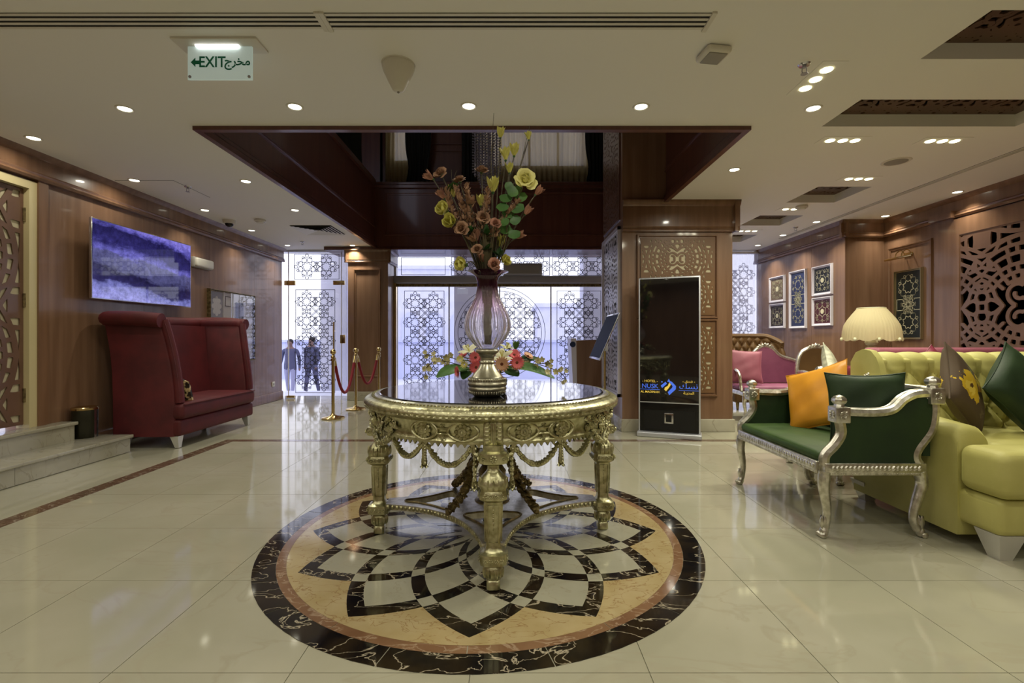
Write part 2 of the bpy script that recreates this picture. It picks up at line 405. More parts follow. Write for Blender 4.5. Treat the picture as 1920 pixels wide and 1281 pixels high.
# ---- floor: slab, then the slabs one can see, the brown strip and the round inlay
floor = struct(MB().box(-5.1, 5.6, YF - .3, 9.35, -.2, -.0045).build('floor', 'marble', smooth=0), 'polished cream marble floor of large square slabs')
tile = MB().box(-.2985, .2985, -.3035, .3035, -.004, 0).mesh('floor_tile', 'marble', 0)
cells = []
for i in range(-7, 9):
    for j in range(-1, 13):
        x, y = -.14 + .6 * i + .3, 1.605 + .61 * j + .305
        if -3.0 < x < 4.9 + 0 and y < 9.0 and abs(x) < 1.12 * (y + .35) + .35: cells.append((x, y))
cells.sort(key=lambda c: c[1])
for x, y in cells[:290]: link('floor_tile', tile, floor, (x, y, 0))
def strip(x0, x1, y0, y1, name='border_strip'):
    along = (y1 - y0) > (x1 - x0); L = (y1 - y0) if along else (x1 - x0); n = max(1, round(L / .6))
    for k in range(n):
        a, b = L * k / n + .0015, L * (k + 1) / n - .0015
        (MB().box(x0, x1, y0 + a, y0 + b, -.003, .0012) if along else MB().box(x0 + a, x0 + b, y0, y1, -.003, .0012)).build(name, 'marble_brown', floor, 0)
strip(-3.14, -3.02, 0.6, 5.19); strip(-3.14, 4.4, 5.19, 5.29)
# round inlay: bands of black marble crossing like a basket, twelve points
MX, MY = -.16, 2.785
med = link('medallion', MB().lathe([(0, -.004), (1.19, -.004), (1.19, .0004), (0, .0004)], 96).mesh('medallion', 'marble_inlay', 0), floor, (MX, MY, 0))
med['label'] = 'round marble inlay with a twelve pointed basket weave star'
RG = [(-8, 1.045), (0, .95), (15, .775), (30, .572), (45, .355), (60, .13), (66, .04)]
def r_of(g):
    for (a, ra), (b, rb) in zip(RG[:-1], RG[1:]):
        if g <= b: return ra + (rb - ra) * (g - a) / (b - a)
    return .04
GS = [i * .5 for i in range(-16, 133)]; RS = [r_of(g) for g in GS]
RS = list(np.convolve(np.pad(RS, 8, mode='edge'), np.ones(17) / 17, 'valid'))
def rg(g): return float(np.interp(g, GS, RS))
def ab(a, b):
    th = R((a + b) / 2 - 90); r = rg((b - a) / 2); return (r * math.cos(th), r * math.sin(th))
def patch(a0, a1, b0, b1, z, n=4):
    P = [ab(a0 + (a1 - a0) * t / n, b0) for t in range(n)] + [ab(a1, b0 + (b1 - b0) * t / n) for t in range(n)] + \
        [ab(a1 + (a0 - a1) * t / n, b1) for t in range(n)] + [ab(a0, b1 + (b0 - b1) * t / n) for t in range(n)]
    return MB().prism(P[::-1] if False else P, 0, z)
DA = 3.7; Z1 = .0022
def piece(mb, name, m, i):
    me = mb.mesh(name, m, 0); fix_normals(me)
    for k in range(12): link(name, me, med, (0, 0, 0), (0, 0, R(30 * k)))
piece(patch(-DA, DA, -DA, DA, Z1), 'star_tip', 'marble_black', 0)
for k in range(1, 5):                                              # bands of both hands, cream squares where they cross, cells
    b0, b1 = 30 * (k - 1) + DA, min(30 * k - DA, 125)
    piece(patch(-DA, DA, b0, b1, Z1), 'black_band', 'marble_black', 0)
    piece(patch(-b1, -b0, -DA, DA, Z1), 'black_band', 'marble_black', 0)
    if k < 4: piece(patch(-DA, DA, 30 * k - DA, 30 * k + DA, Z1), 'cream_square', 'marble_inlay', 0)
    if k < 4: piece(patch(-30 + DA, -DA, 30 * (k - 1) + DA, 30 * k - DA, Z1), 'cream_petal', 'marble_inlay', 0)
gold = [ab(DA, DA + (30 - 2 * DA) * t / 8) for t in range(0, 9)] + [ab(DA + (30 - 2 * DA) * t / 8, 30 - DA) for t in range(1, 9)]
gold = [ab(t, 30 - DA) for t in np.linspace(30 + DA, DA, 9)][:-1] + [ab(DA, t) for t in np.linspace(30 - DA, -DA, 9)]
arcp = [(1.04 * math.cos(R(a - 90)), 1.04 * math.sin(R(a - 90))) for a in np.linspace(0, 30, 9)]
piece(MB().prism(gold + arcp, 0, Z1), 'gold_field', 'marble_gold', 0)
def ringseg(r0, r1, a0, a1, n=8):
    return MB().prism([(r0 * math.cos(R(a)), r0 * math.sin(R(a))) for a in np.linspace(a0, a1, n)] + [(r1 * math.cos(R(a)), r1 * math.sin(R(a))) for a in np.linspace(a1, a0, n)], 0, Z1)
piece(ringseg(1.041, 1.086, .1, 29.9), 'red_ring', 'marble_red', 0); piece(ringseg(1.087, 1.19, 15.1, 44.9), 'black_ring', 'marble_black', 0)

# ---- ceiling: plaster plates around the well and the pierced recesses
ceil = sempty('ceiling', 'smooth cream plaster ceiling')
GR = [(2.38, 3.9, 2.40, 2.82), (2.40, 3.9, 3.30, 3.72), (3.32, 3.92, 5.2, 5.81), (3.32, 3.93, 6.42, 7.0), (3.32, 3.93, 7.62, 8.2)]
def plate(x0, x1, y0, y1): MB().box(x0, x1, y0, y1, ZC, ZC + .28).build('ceiling_plate', 'plaster', ceil, 0)
plate(XL - .3, CX0, YF, 9.35); plate(CX0, CX1, YF, CY0)
plate(CX1, 2.40, YF, 9.35); plate(3.9, 5.6, YF, 9.35)
ys = [YF, 2.40, 2.82, 3.30, 3.72]
for k in range(0, 4, 2): plate(2.40, 3.9, ys[k], ys[k + 1])
plate(2.40, 3.32, 3.72, 9.35)
ys = [3.72, 5.2, 5.81, 6.42, 7.0, 7.62, 8.2, 9.35]
for k in range(0, 8, 2): plate(3.32, 3.9, ys[k], ys[k + 1])
for k, (x0, x1, y0, y1) in enumerate(GR):
    x0, x1 = max(x0, 2.40) if k < 2 else 3.32, 3.9
    g = thing('ceiling_grille', ['long brown pierced ceiling grille level with the white slot vents', 'long brown pierced ceiling grille in front of two rows of three lamps', 'square brown pierced ceiling grille just behind a row of three lamps', 'square brown pierced ceiling grille beside the smoke detector and a pair of lamps', 'square brown pierced ceiling grille closest to the sheer curtain'][k], 'grille', ((x0 + x1) / 2, (y0 + y1) / 2, ZC + .10), 0, 'pierced grilles recessed in the ceiling')
    link('pierced_panel', lattice('pierced_panel', x1 - x0 - .004, y1 - y0 - .004, 'lattice_dark', .012, .012, .42, bar=.012, rim=.012), g)
    MB().box(-(x1 - x0) / 2, (x1 - x0) / 2, -(y1 - y0) / 2, (y1 - y0) / 2, .06, .07).build('backing', 'recess_dark', g, 0)

# ---- left wall: veneer sheets, frieze, baseboard; the cream door stands in it
wl = struct(MB().box(XL - .3, XL - .012, 4.30, YB, 0, ZC).box(XL - .3, XL - .012, YF, 3.2, 0, ZC).box(XL - .3, XL - .012, 3.2, 4.30, 2.5, ZC).box(XL - .3, XL - .012, 3.2, 4.30, 0, .33).build('wall_left', 'wood', smooth=0), 'brown veneer panelled wall')
def veneer(parent, fx, y0, y1, z0, z1, side):                      # one veneer sheet on a wall of constant x
    a, b = (fx - .012, fx) if side > 0 else (fx, fx + .012)
    MB().box(a, b, y0 + .002, y1 - .002, z0, z1).build('veneer_panel', 'wood', parent, 0)
ed = [4.36, 5.53, 6.72, 7.90, YB]
for a, b in zip(ed[:-1], ed[1:]): veneer(wl, XL, a, b, 0, ZC, 1)
veneer(wl, XL, YF, 3.2, 0, ZC, 1)
FRZ = [(0, .0), (.045, .0), (.06, .02), (.045, .04), (.05, .055), (.035, .07), (.035, .19), (.06, .21), (.08, .24), (0, .24)]
BSB = [(0, 0), (.02, 0), (.02, .13), (.012, .15), (0, .15)]
def frieze(name, p0, p1, out, label): return struct(MB().mould(FRZ, (*p0, ZC - .24), (*p1, ZC - .24), out).build(name, 'wood_frame', smooth=25), label)
def base(name, p0, p1, out): return struct(MB().mould(BSB, (*p0, 0), (*p1, 0), out).build(name, 'wood_frame', smooth=25), 'brown wooden baseboard')
frieze('trim_1', (XL, YF), (XL, YB), (1, 0), 'stepped brown frieze under the ceiling along the television wall')
base('baseboard_left', (XL, 4.76), (XL, YB), (1, 0))
# cream framed lattice door at the head of the steps
door = sempty('door_1', 'cream framed door filled with a brown pierced lattice')
MB().box(XL - .10, XL + .015, 4.20, 4.27, .33, 2.50).box(XL - .10, XL + .015, 3.23, 3.30, .33, 2.50).box(XL - .10, XL + .015, 3.30, 4.20, 2.43, 2.50).build('door_frame', 'cream_paint', door)
MB().box(XL - .015, XL + .03, 4.27, 4.36, 0.33, 2.52).build('door_casing', 'wood_frame', door)
MB().box(XL - .09, XL - .05, 3.302, 4.198, .36, 2.428).build('door_leaf', 'cream_back', door)
lt = link('door_lattice', lattice('door_lattice', .885, 2.05, 'lattice_wood', .010, .0085, 1.0, cv=-.33, bar=.019, rim=.022, rot=True, cu=0.), door, (XL - .04, 3.75, 1.395), (R(90), 0, R(90)))
for z in (.62, 1.45, 2.2): MB().tube([(XL - .025, 4.20, z - .06), (XL - .025, 4.20, z + .06)], .012, 8).build('hinge', 'bronze', door)
# steps of pale marble, tread and risers of their own
steps = sempty('floor_steps', 'two pale marble steps below the lattice door')
def stepblk(x1, y1, z0, z1, n):
    MB().rbox(XL, x1 + .02, YF + .2, y1 + .02, z1 - .03, z1, .006).build('tread', 'marble_step', steps)
    ysx = np.linspace(y1, y1 - 1.1 * n, n + 1)
    for a, b in zip(ysx[1:], ysx[:-1]): MB().box(x1 - .02, x1, a + .0015, b - .0015, z0, z1 - .03).build('riser', 'marble_step', steps, 0)
    MB().box(XL, x1 - .02, y1 - .02, y1, z0, z1 - .03).build('riser', 'marble_step', steps, 0)
stepblk(-3.77, 4.74, 0, .165, 4); stepblk(-4.10, 4.50, .165, .335, 4)
# ---- right wall with its set-back
wr = struct(MB().box(XR + .012, XR + .3, YF, 6.7, 0, ZC).box(XR2 + .012, XR + .3, 6.712, YB + .3, 0, ZC).build('wall_right', 'wood', smooth=0), 'brown veneer panelled wall of the lounge')
ed = [YF, -.2, 2.4, 3.7, 5.6, 6.7]
for a, b in zip(ed[:-1], ed[1:]): veneer(wr, XR, a, b, 0, ZC, -1)
ed = [6.70, 7.45, 8.2, YB + .28]
for a, b in zip(ed[:-1], ed[1:]): veneer(wr, XR2, a, b, 0, ZC, -1)
MB().box(XR2 + .002, XR, 6.70, 6.712, 0, ZC).build('veneer_panel', 'wood', wr, 0)
frieze('trim_2', (XR, YF), (XR, 6.7), (-1, 0), 'stepped brown frieze over the lattice panel of the lounge wall')
frieze('trim_3', (XR, 6.7), (XR2 - .08, 6.7), (0, -1), 'short stepped frieze on the wall return beside the lamp')
frieze('trim_4', (XR2, 6.62), (XR2, YB + .3), (-1, 0), 'stepped brown frieze above the group of white framed pictures')
base('baseboard_right', (XR2, 6.70), (XR2, YB + .3), (-1, 0)); base('baseboard_far', (XR, YF), (XR, 6.7), (-1, 0))
struct(MB().box(XR - .045, XR, 5.60, 5.86, 0, ZC - .24).box(XR - .10, XR, 5.58, 5.88, ZC - .24, ZC - .16).build('trim_5', 'wood_frame', smooth=0), 'flat wooden pilaster between picture panel and lattice panel')
def ring_frame(name, X, y0, y1, z0, z1, w=.05, d=.02, m='wood_frame', parent=None, sgn=-1):
    mb = MB(); prof = [(0, 0), (d, .006), (d, w * .45), (d * .5, w * .6), (d * .5, w), (0, w)]
    ins = [(y0, z0), (y1, z0), (y1, z1), (y0, z1)]; rings = []
    for (cy, cz), (sy, sz) in zip(ins, [(1, 1), (-1, 1), (-1, -1), (1, -1)]): rings.append([(X + sgn * a, cy + sy * b, cz + sz * b) for a, b in prof])
    rings.append(rings[0]); return mb.loft(rings, True, False).build(name, m, parent, 25)
struct(ring_frame('trim_6', XR, 5.93, 6.63, .5, 2.36), 'raised moulding framing the tall picture')
lp = sempty('wall_lattice', 'large brown pierced lattice panel set in the lounge wall')
MB().box(XR + .0, XR + .012, 3.72, 5.55, .5, 2.30).build('niche_back', 'niche_dark', lp, 0)
MB().box(XR - .05, XR, 5.53, 5.60, .4, 2.50).box(XR - .05, XR, 3.62, 3.70, .4, 2.5).box(XR - .05, XR, 3.7, 5.53, 2.31, 2.50).box(XR - .05, XR, 3.7, 5.53, .4, .52).build('niche_frame', 'wood_frame', lp, 0)
link('pierced_panel', lattice('pierced_panel', 1.826, 1.786, 'lattice_wood', .016, .009, 1.0, cu=-.655, cv=.044, bar=.019, rim=.012), lp, (XR - .034, 4.617, 1.413), (R(90), 0, R(-90)))
# ---- wall behind the camera
struct(MB().box(XL - .3, XR + .3, YF - .25, YF, 0, ZC).build('wall_front', 'wood', smooth=0), 'brown veneer wall')

# ---- the open well: dark panelled parapets, gallery, window wall, ceiling of the upper floor
well = sempty('wall_upper', 'wood panelled sides of the open well above the hall, shade in their colour')
ZT = 5.9
MB().box(CX0 - .2, CX0 - .006, CY0, CY1, ZC + .28, 3.9).box(CX0 - .006, CX0 + .004, CY0, CY1, ZC + .004, 3.9).build('parapet', 'shaded_wood', well, 0)
MB().box(CX0 - .2, CX1, CY0 - .2, CY0, ZC + .28, ZT).build('parapet', 'shaded_wood', well, 0)
MB().box(CX1, CX1 + .3, CY0, 9.3, ZC + .28, ZT).box(CX1 - .006, CX1, CY0, 5.75, ZC + .004, ZT).build('parapet', 'shaded_wood', well, 0)
MB().box(CX0 - .9, CX1, CY1, 9.35, 2.70, 3.88).build('fascia', 'shaded_wood', well, 0)
MB().box(-3.9, CX1 + .3, CY0 - .2, 9.6, ZT, ZT + .2).build('upper_ceiling', 'plaster', well, 0)
LIP = [(0, 0), (.05, 0), (.05, .05), (.03, .07), (.03, .10), (.012, .12), (0, .12)]
def lipat(p0, p1, out, z, prof=LIP): MB().mould(prof, (*p0, z), (*p1, z), out).build('well_moulding', 'shaded_wood', well, 25)
BEAD = [(0, 0), (.018, .008), (.024, .02), (.016, .034), (.02, .046), (0, .055)]
for z, pr in ((ZC - .03, LIP), (3.10, BEAD), (3.86, LIP)): lipat((CX0, CY0), (CX0, CY1), (1, 0), z, pr)
for z, pr in ((ZC - .03, LIP), (3.10, BEAD)): lipat((CX1, CY0), (CX1, 5.75), (-1, 0), z, pr)
lipat((CX0 + .051, CY0), (CX1 - .051, CY0), (0, 1), ZC - .03)
lipat((CX0, CY1), (CX1, CY1), (0, -1), 2.70, [(0, 0), (.03, 0), (.03, .03), (.015, .05), (0, .06)])
lipat((CX0, CY1), (CX1, CY1), (0, -1), 3.80, LIP)
def rect_frame_y(y, x0, x1, z0, z1, w, d, m, parent, name):
    prof = [(0, 0), (d, .006), (d, w * .45), (d * .4, w * .6), (d * .4, w), (0, w)]; rings = []
    for (cx, cz), (sx, sz) in zip([(x0, z0), (x1, z0), (x1, z1), (x0, z1)], [(1, 1), (-1, 1), (-1, -1), (1, -1)]): rings.append([(cx + sx * b, y - a, cz + sz * b) for a, b in prof])
    rings.append(rings[0]); return MB().loft(rings, True, False).build(name, m, parent, 25)
rect_frame_y(CY1, -2.28, 1.80, 2.95, 3.74, .06, .025, 'shaded_wood', well, 'panel_moulding')
# gallery behind the fascia
MB().box(-2.55, -2.30, 9.28, 9.36, 3.88, ZT).box(-1.78, -.78, 9.28, 9.36, 3.88, ZT).box(1.45, CX1, 9.28, 9.36, 3.88, ZT).box(-2.30, -1.78, 9.28, 9.36, 3.88, 4.55).box(-.78, 1.45, 9.28, 9.36, 3.88, 4.45).box(-.78, 1.45, 9.28, 9.36, 5.35, ZT).box(-2.3, -1.78, 9.28, 9.36, 5.35, ZT).build('gallery_wall', 'shaded_wood', well, 0)
rect_frame_y(9.28, -1.60, -.92, 4.05, 4.75, .05, .02, 'shaded_wood', well, 'panel_moulding')
rect_frame_y(9.28, -1.60, -.92, 4.85, 5.5, .05, .02, 'shaded_wood', well, 'panel_moulding')
MB().box(-3.9, -3.8, CY0, 9.3, ZC + .285, ZT).build('gallery_wall', 'shaded_wood', well, 0)
MB().box(-3.9, -2.5, 9.28, 9.34, ZC + .285, ZT).build('gallery_wall', 'shaded_wood', well, 0)
for x0, x1, z0, z1 in ((-2.30, -1.78, 4.55, 5.35), (-.78, 1.45, 4.45, 5.35)):
    w = sempty('window_upper', 'gallery window behind tan curtains'); MB().box(x0, x1, 9.32, 9.33, z0, z1).build('pane', 'glass', w, 0)
    for x in np.linspace(x0, x1, 2 if x1 - x0 < 1 else 5): MB().box(x - .02, x + .02, 9.29, 9.35, z0, z1).build('mullion', 'shaded_wood', w, 0)
def curtain(name, label, x0, x1, y, z0, z1, m, folds, amp, group=None, tie=0., n=None, axis='x', cat='curtain'):
    n = n or int(folds * 8); mb = MB()
    def fn(u, v):
        t = x0 + (x1 - x0) * u; z = z0 + (z1 - z0) * v; k = 1.
        if tie: c = (x0 + x1) / 2; k = 1 - tie * math.exp(-((v - .28) / .16) ** 2); t = c + (t - c) * k
        d = amp * math.sin(u * folds * 2 * PI + .8 * math.sin(3 * v + u * 9)) * (.55 + .45 * math.sin(u * 23.1) ** 2)
        return (t, y + d, z) if axis == 'x' else (y + d, t, z)
    mb.grid(fn, n, 14); o = mb.build(name, m, None, 180); tag(o, label, cat, group); return o
curtain('sheer_curtain', 'narrow tan sheer curtain on the upper gallery beside a dark drape', -2.42, -1.76, 9.17, 3.885, 5.5, 'sheer_tan', 9, .03)
curtain('sheer_curtain', 'wide tan sheer curtain on the upper gallery behind the flowers', -.80, 1.50, 9.17, 3.885, 5.5, 'sheer_tan', 22, .035)
curtain('drape', 'dark patterned drape tied back beside the narrow tan curtain', -2.02, -1.52, 9.05, 3.885, 5.5, 'drape_dark', 5, .05, tie=.25)
curtain('drape', 'dark drape hanging beside the beaded chandelier', -.95, -.66, 9.05, 3.885, 5.5, 'drape_dark', 4, .04)
curtain('drape', 'dark drape at the end of the wide tan curtain', 1.38, 1.80, 9.05, 3.885, 5.5, 'drape_dark', 5, .05, tie=.3)
curtain('drape', 'dark drape above the panelled parapet of the well', 6.1, 8.4, -2.62, 3.905, 5.6, 'drape_dark', 12, .05, axis='y')

# ---- column with pierced panels, and the entrance pillar
colm = sempty('wall_column', 'square wooden column with pierced arabesque panels and a marble foot')
KX0, KX1, KY0, KY1 = 1.32, 2.64, 5.75, 6.90
MB().box(KX0, KX1, KY0, KY1, .15, ZC).box(KX0, CX1, KY0, KY1, ZC, ZT).build('core', 'wood', colm, 0)
MB().rbox(KX0 - .015, KX1 + .02, KY0 - .03, KY1 + .02, 0, .15, .008).build('marble_foot', 'marble_step', colm)
CR = [(0, 0), (.03, 0), (.03, .02), (.045, .03), (.03, .04), (.04, .06), (.04, .30), (.06, .32), (.075, .36), (.075, .37), (0, .37)]
for p0, p1, o in (((KX0, KY0), (KX1 + .075, KY0), (0, -1)), ((KX1, KY0 - .075), (KX1, KY1), (1, 0))): MB().mould(CR, (*p0, ZC - .37), (*p1, ZC - .37), o).build('crown', 'wood_frame', colm, 25)
rect_frame_y(KY0, 1.49, 2.46, 1.35, 2.36, .05, .035, 'wood_frame', colm, 'panel_frame'); rect_frame_y(KY0, 1.49, 2.46, .42, 1.35, .05, .035, 'wood_frame', colm, 'panel_frame')
for z0, z1 in ((1.40, 2.31), (.47, 1.30)):
    MB().box(1.54, 2.41, KY0 - .016, KY0, z0, z1).build('pale_backing', 'cream_back', colm, 0)
    link('pierced_panel', lattice('pierced_panel', .87, z1 - z0, 'lattice_tan', .006, .0060, .50, bar=.0115, rim=.014, rot=True), colm, (1.975, KY0 - .020, (z0 + z1) / 2), (R(90), 0, 0))
# side towards the doors: pale pierced panel below, dark carved one above
MB().box(KX0 - .01, KX0, KY0 + .12, KY1 - .06, .44, 2.44).build('side_backing', 'recess_dark', colm, 0)
link('pierced_panel', lattice('pierced_panel', .97, 2.0, 'lattice_daylit', .004, .0085, .66, bar=.0125, rim=.02), colm, (KX0 - .0125, 6.355, 1.44), (R(90), 0, R(-90)))['label'] = 'pierced wooden panel with window light in its colour'
MB().box(KX0 - .035, KX0, KY0 + .085, KY0 + .12, .40, 2.48).box(KX0 - .035, KX0, KY1 - .06, KY1 - .02, .40, 2.48).box(KX0 - .035, KX0, KY0 + .085, KY1 - .02, 2.44, 2.48).box(KX0 - .035, KX0, KY0 + .085, KY1 - .02, .40, .44).build('side_frame', 'lattice_daylit', colm, 0)
MB().box(KX0 - .01, KX0, KY0 + .1, KY1 - .04, 2.56, 5.6).build('side_backing', 'shaded_wood', colm, 0)
link('pierced_panel', lattice('pierced_panel', 1.0, 3.0, 'lattice_wood', .005, .011, .66, bar=.016, rim=.02), colm, (KX0 - .013, 6.36, 4.08), (R(90), 0, R(-90)))
pil = sempty('wall_pillar', 'wooden pillar with a recessed panel between side door and entrance')
QX0, QX1, QY = -2.94, -2.22, 8.6
MB().box(QX0, QX1, QY, 9.3, .16, 2.70).build('core', 'wood', pil, 0)
MB().rbox(QX0 - .01, QX1 + .01, QY - .02, 9.3, 0, .16, .006).build('marble_foot', 'marble_step', pil)
CRP = [(0, 0), (.025, 0), (.03, .02), (.02, .035), (.03, .05), (.03, .19), (.055, .22), (.055, .235), (0, .235)]
for p0, p1, o in (((QX0 - .055, QY), (QX1 + .055, QY), (0, -1)), ((QX0, QY - .05), (QX0, 9.2), (-1, 0)), ((QX1, QY - .05), (QX1, 9.2), (1, 0))): MB().mould(CRP, (*p0, 2.47), (*p1, 2.47), o).build('crown', 'wood_frame', pil, 25)
rect_frame_y(QY, QX0 + .10, QX1 - .13, .42, 2.36, .05, .025, 'wood_frame', pil, 'panel_moulding')

# ---- glazing: etched pattern of interlaced rosettes
class Etch:
    def __init__(s, w=.008): s.mb = MB(); s.w = w
    def line(s, pts, cyc=False, clip=None):
        w = s.w / 2; P = [Vector((*p, 0)) for p in pts]; m = len(P)
        for i in range(m if cyc else m - 1):
            a, b = P[i], P[(i + 1) % m]
            if clip and not (clip(a) and clip(b)): continue
            d = (b - a)
            if d.length < 1e-6: continue
            d.normalize(); n = Vector((-d.y, d.x, 0)) * w; e = d * w * .6
            s.mb.add([(v.x, 0, v.y) for v in (a - n - e, a + n - e, b + n + e, b - n + e)], [(0, 1, 2, 3)])
    def circ(s, c, r, n=16, clip=None): s.line([(c[0] + r * math.cos(2 * PI * k / n), c[1] + r * math.sin(2 * PI * k / n)) for k in range(n)], True, clip)
    def rosette(s, x, y, q=.17, clip=None):
        for k in range(8):
            a = PI / 8 + k * PI / 4; s.circ((x + q * .62 * math.cos(a), y + q * .62 * math.sin(a)), q * .225, 10, clip)
            s.circ((x + q * .86 * math.cos(a), y + q * .86 * math.sin(a)), q * .12, 6, clip)
        s.line([(x + q * (.44 if k % 2 else .30) * math.cos(k * PI / 8), y + q * (.44 if k % 2 else .30) * math.sin(k * PI / 8)) for k in range(16)], True, clip)
        for k in range(4):
            a = k * PI / 2; s.circ((x + q * .98 * math.cos(a), y + q * .98 * math.sin(a)), q * .16, 6, clip)
    def field(s, x0, x1, z0, z1, nx, nz, clip=None):
        sx, sz = (x1 - x0) / nx, (z1 - z0) / nz; q = min(sx, sz) * .58
        for i in range(nx):
            for j in range(nz): s.rosette(x0 + sx * (i + .5), z0 + sz * (j + .5), q, clip)
        for i in range(nx - 1):
            for j in range(nz - 1):
                cx, cz = x0 + sx * (i + 1), z0 + sz * (j + 1); e = q * .55
                for a in (-1, 1): s.line([(cx - e, cz - a * e), (cx + e, cz + a * e)], False, clip); s.line([(cx - e + .03, cz - a * e), (cx + e + .03, cz + a * e)], False, clip)
    def rect(s, x0, x1, z0, z1): s.line([(x0, z0), (x1, z0), (x1, z1), (x0, z1)], True)
    def build(s, parent, y): o = s.mb.build('etched_pattern', 'etch', parent, 0); o.location = (0, y, 0); o['kind'] = 'stuff'; return o
def pane(parent, x0, x1, y, z0, z1, name='pane'): return MB().box(x0, x1, y - .005, y + .005, z0, z1).build(name, 'glass', parent, 0)
YD = 8.95
d2 = sempty('door_2', 'frameless glass side door etched with interlaced rosettes')
pane(d2, -4.22, -4.17, YD, .01, 2.74, 'side_light'); pane(d2, -4.165, -3.18, YD, .02, 2.145, 'door_leaf'); pane(d2, -4.165, -3.18, YD, 2.155, 2.74, 'transom_pane'); pane(d2, -3.175, -2.95, YD, .01, 2.74, 'side_light')
for x in (-4.167, -3.178): MB().box(x - .006, x + .006, YD - .012, YD + .012, 0, 2.74).build('glass_edge', 'white_paint', d2, 0)
MB().box(-4.24, -2.94, YD - .03, YD + .03, 2.72, 2.76).build('head_rail', 'alu', d2, 0)
e = Etch(.0098); e.rect(-4.03, -3.30, .10, 2.02); e.field(-3.99, -3.34, .16, 1.98, 2, 5); e.build(d2, YD - .008)
e = Etch(.0098); e.rect(-4.06, -3.22, 2.22, 2.68); e.field(-4.0, -3.28, 2.24, 2.66, 2, 1); e.build(d2, YD - .008)
for x0, x1, z0, z1 in ((-4.24, -4.04, 2.10, 2.19), (-3.33, -3.12, 2.11, 2.19), (-3.2, -3.11, 1.02, 1.18), (-4.20, -4.05, 0.005, .05)): MB().rbox(x0, x1, YD - .022, YD + .022, z0, z1, .006).build('patch_fitting', 'brass', d2)
hx = -3.30; MB().tube([(hx, YD - .07, .55), (hx, YD - .07, 1.42)], .014, 10).tube([(hx, YD - .07, .75), (hx, YD, .75)], .008, 6).tube([(hx, YD - .07, 1.25), (hx, YD, 1.25)], .008, 6).build('pull_handle', 'brass', d2)
d3 = sempty('door_3', 'glass entrance with sliding leaves under a grey operator beam')
ex = [-2.20, -1.205, -.235, .745, 1.76, 2.30]
MB().rbox(-2.40, 2.30, 9.02, 9.22, 2.155, 2.29, .01).build('operator_beam', 'steel', d3)
MB().box(-2.2, 2.3, 9.14, 9.2, 2.10, 2.155).build('door_track', 'bronze', d3, 0)
for a, b in zip(ex[:-1], ex[1:]):
    pane(d3, a + .004, b - .004, YG, .01, 2.10, 'door_leaf'); MB().box(a - .012, a + .012, YG - .015, YG + .015, 0, 2.10).build('door_stile', 'steel', d3, 0)
for a, b in ((-2.2, -1.20), (-1.19, .74), (.75, 2.3)): pane(d3, a + .004, b - .004, YG, 2.29, 2.70, 'transom_pane')
MB().box(-2.26, -2.20, 9.1, 9.25, 0, 2.70).build('white_jamb', 'white_paint', d3, 0)
MB().box(-2.215, -2.175, 9.0, 9.1, 0, 2.15).build('brass_jamb', 'brass', d3)
e = Etch(.0098); e.rect(-2.06, -1.30, .10, 2.02); e.field(-2.03, -1.33, .16, 1.96, 2, 5); e.rect(.86, 1.70, .10, 2.02); e.field(.92, 1.64, .16, 1.96, 2, 5)
for r in (.80, .87): e.circ((-.235, 1.22), r, 64)
cl = lambda p: math.hypot(p.x + .235, p.y - 1.22) < .79
e.field(-1.0, .53, .46, 1.98, 4, 4, cl); e.build(d3, YG - .008)
e = Etch(.0098); e.rect(-2.12, -1.28, 2.33, 2.66); e.field(-1.15, .70, 2.32, 2.67, 5, 1); e.field(.8, 1.9, 2.32, 2.67, 3, 1); e.rect(-1.16, .72, 2.32, 2.67); e.rect(.78, 2.0, 2.32, 2.67); e.build(d3, YG - .008)
w4 = sempty('window_1', 'tall lounge window etched with rosettes behind a sheer curtain')
for a, b in ((2.30, 3.5), (3.5, 4.66)): pane(w4, a + .01, b - .01, YG, .02, 2.74); MB().box(a - .02, a + .02, YG - .02, YG + .02, 0, 2.74).build('mullion', 'steel', w4, 0)
e = Etch(.0098); e.field(3.6, 4.6, .5, 2.5, 3, 6); e.circ((3.55, 1.55), .95, 64); e.circ((3.55, 1.55), .88, 64); e.build(w4, YG - .008)
curtain('sheer_curtain', 'pale lavender sheer curtain at the lounge window beside white framed pictures', 3.05, 4.62, 9.02, .03, 2.70, 'sheer', 16, .03)
MB().box(2.7, 4.64, 8.98, 9.06, 2.70, 2.74).build('curtain_rail', 'white_paint', w4, 0)
bx = thing('air_curtain', 'grey box mounted on the entrance beam behind the vase', 'air curtain', (.19, 9.0, 2.29))
MB().rbox(-.35, .37, -.10, .10, 0, .22, .012).build('housing', 'steel', bx); MB().box(-.30, .32, -.108, -.10, .03, .18).build('grille', 'grey_plastic', bx, 0)

# ---- outside
out = struct(MB().box(-9, 9, 9.21, 10.3, -.6, -.012).build('ground_landing', 'ground_ext', smooth=0)); struct(MB().box(-60, 60, 10.3, 90, -.75, -.55).build('ground_street', 'ground_ext', smooth=0))
struct(MB().box(-40, 40, 19.5, 19.9, -.55, .95).box(-40, 40, 19.4, 20.0, .95, 1.05).build('wall_street', 'wall_ext', smooth=0), 'low grey boundary wall across the street')
for k, x in enumerate((-4.05, -1.02, 1.92, 4.6)):
    c = MB(); c.rbox(x - .3, x + .3, 10.9, 11.5, -.1, 6, .02).rbox(x - .36, x + .36, 10.84, 11.56, -.56, -.1, .02); o = c.build('stone_pier', 'stone_ext'); tag(o, 'pale square stone pier standing outside the glass', 'pier', 'stone piers outside the entrance')

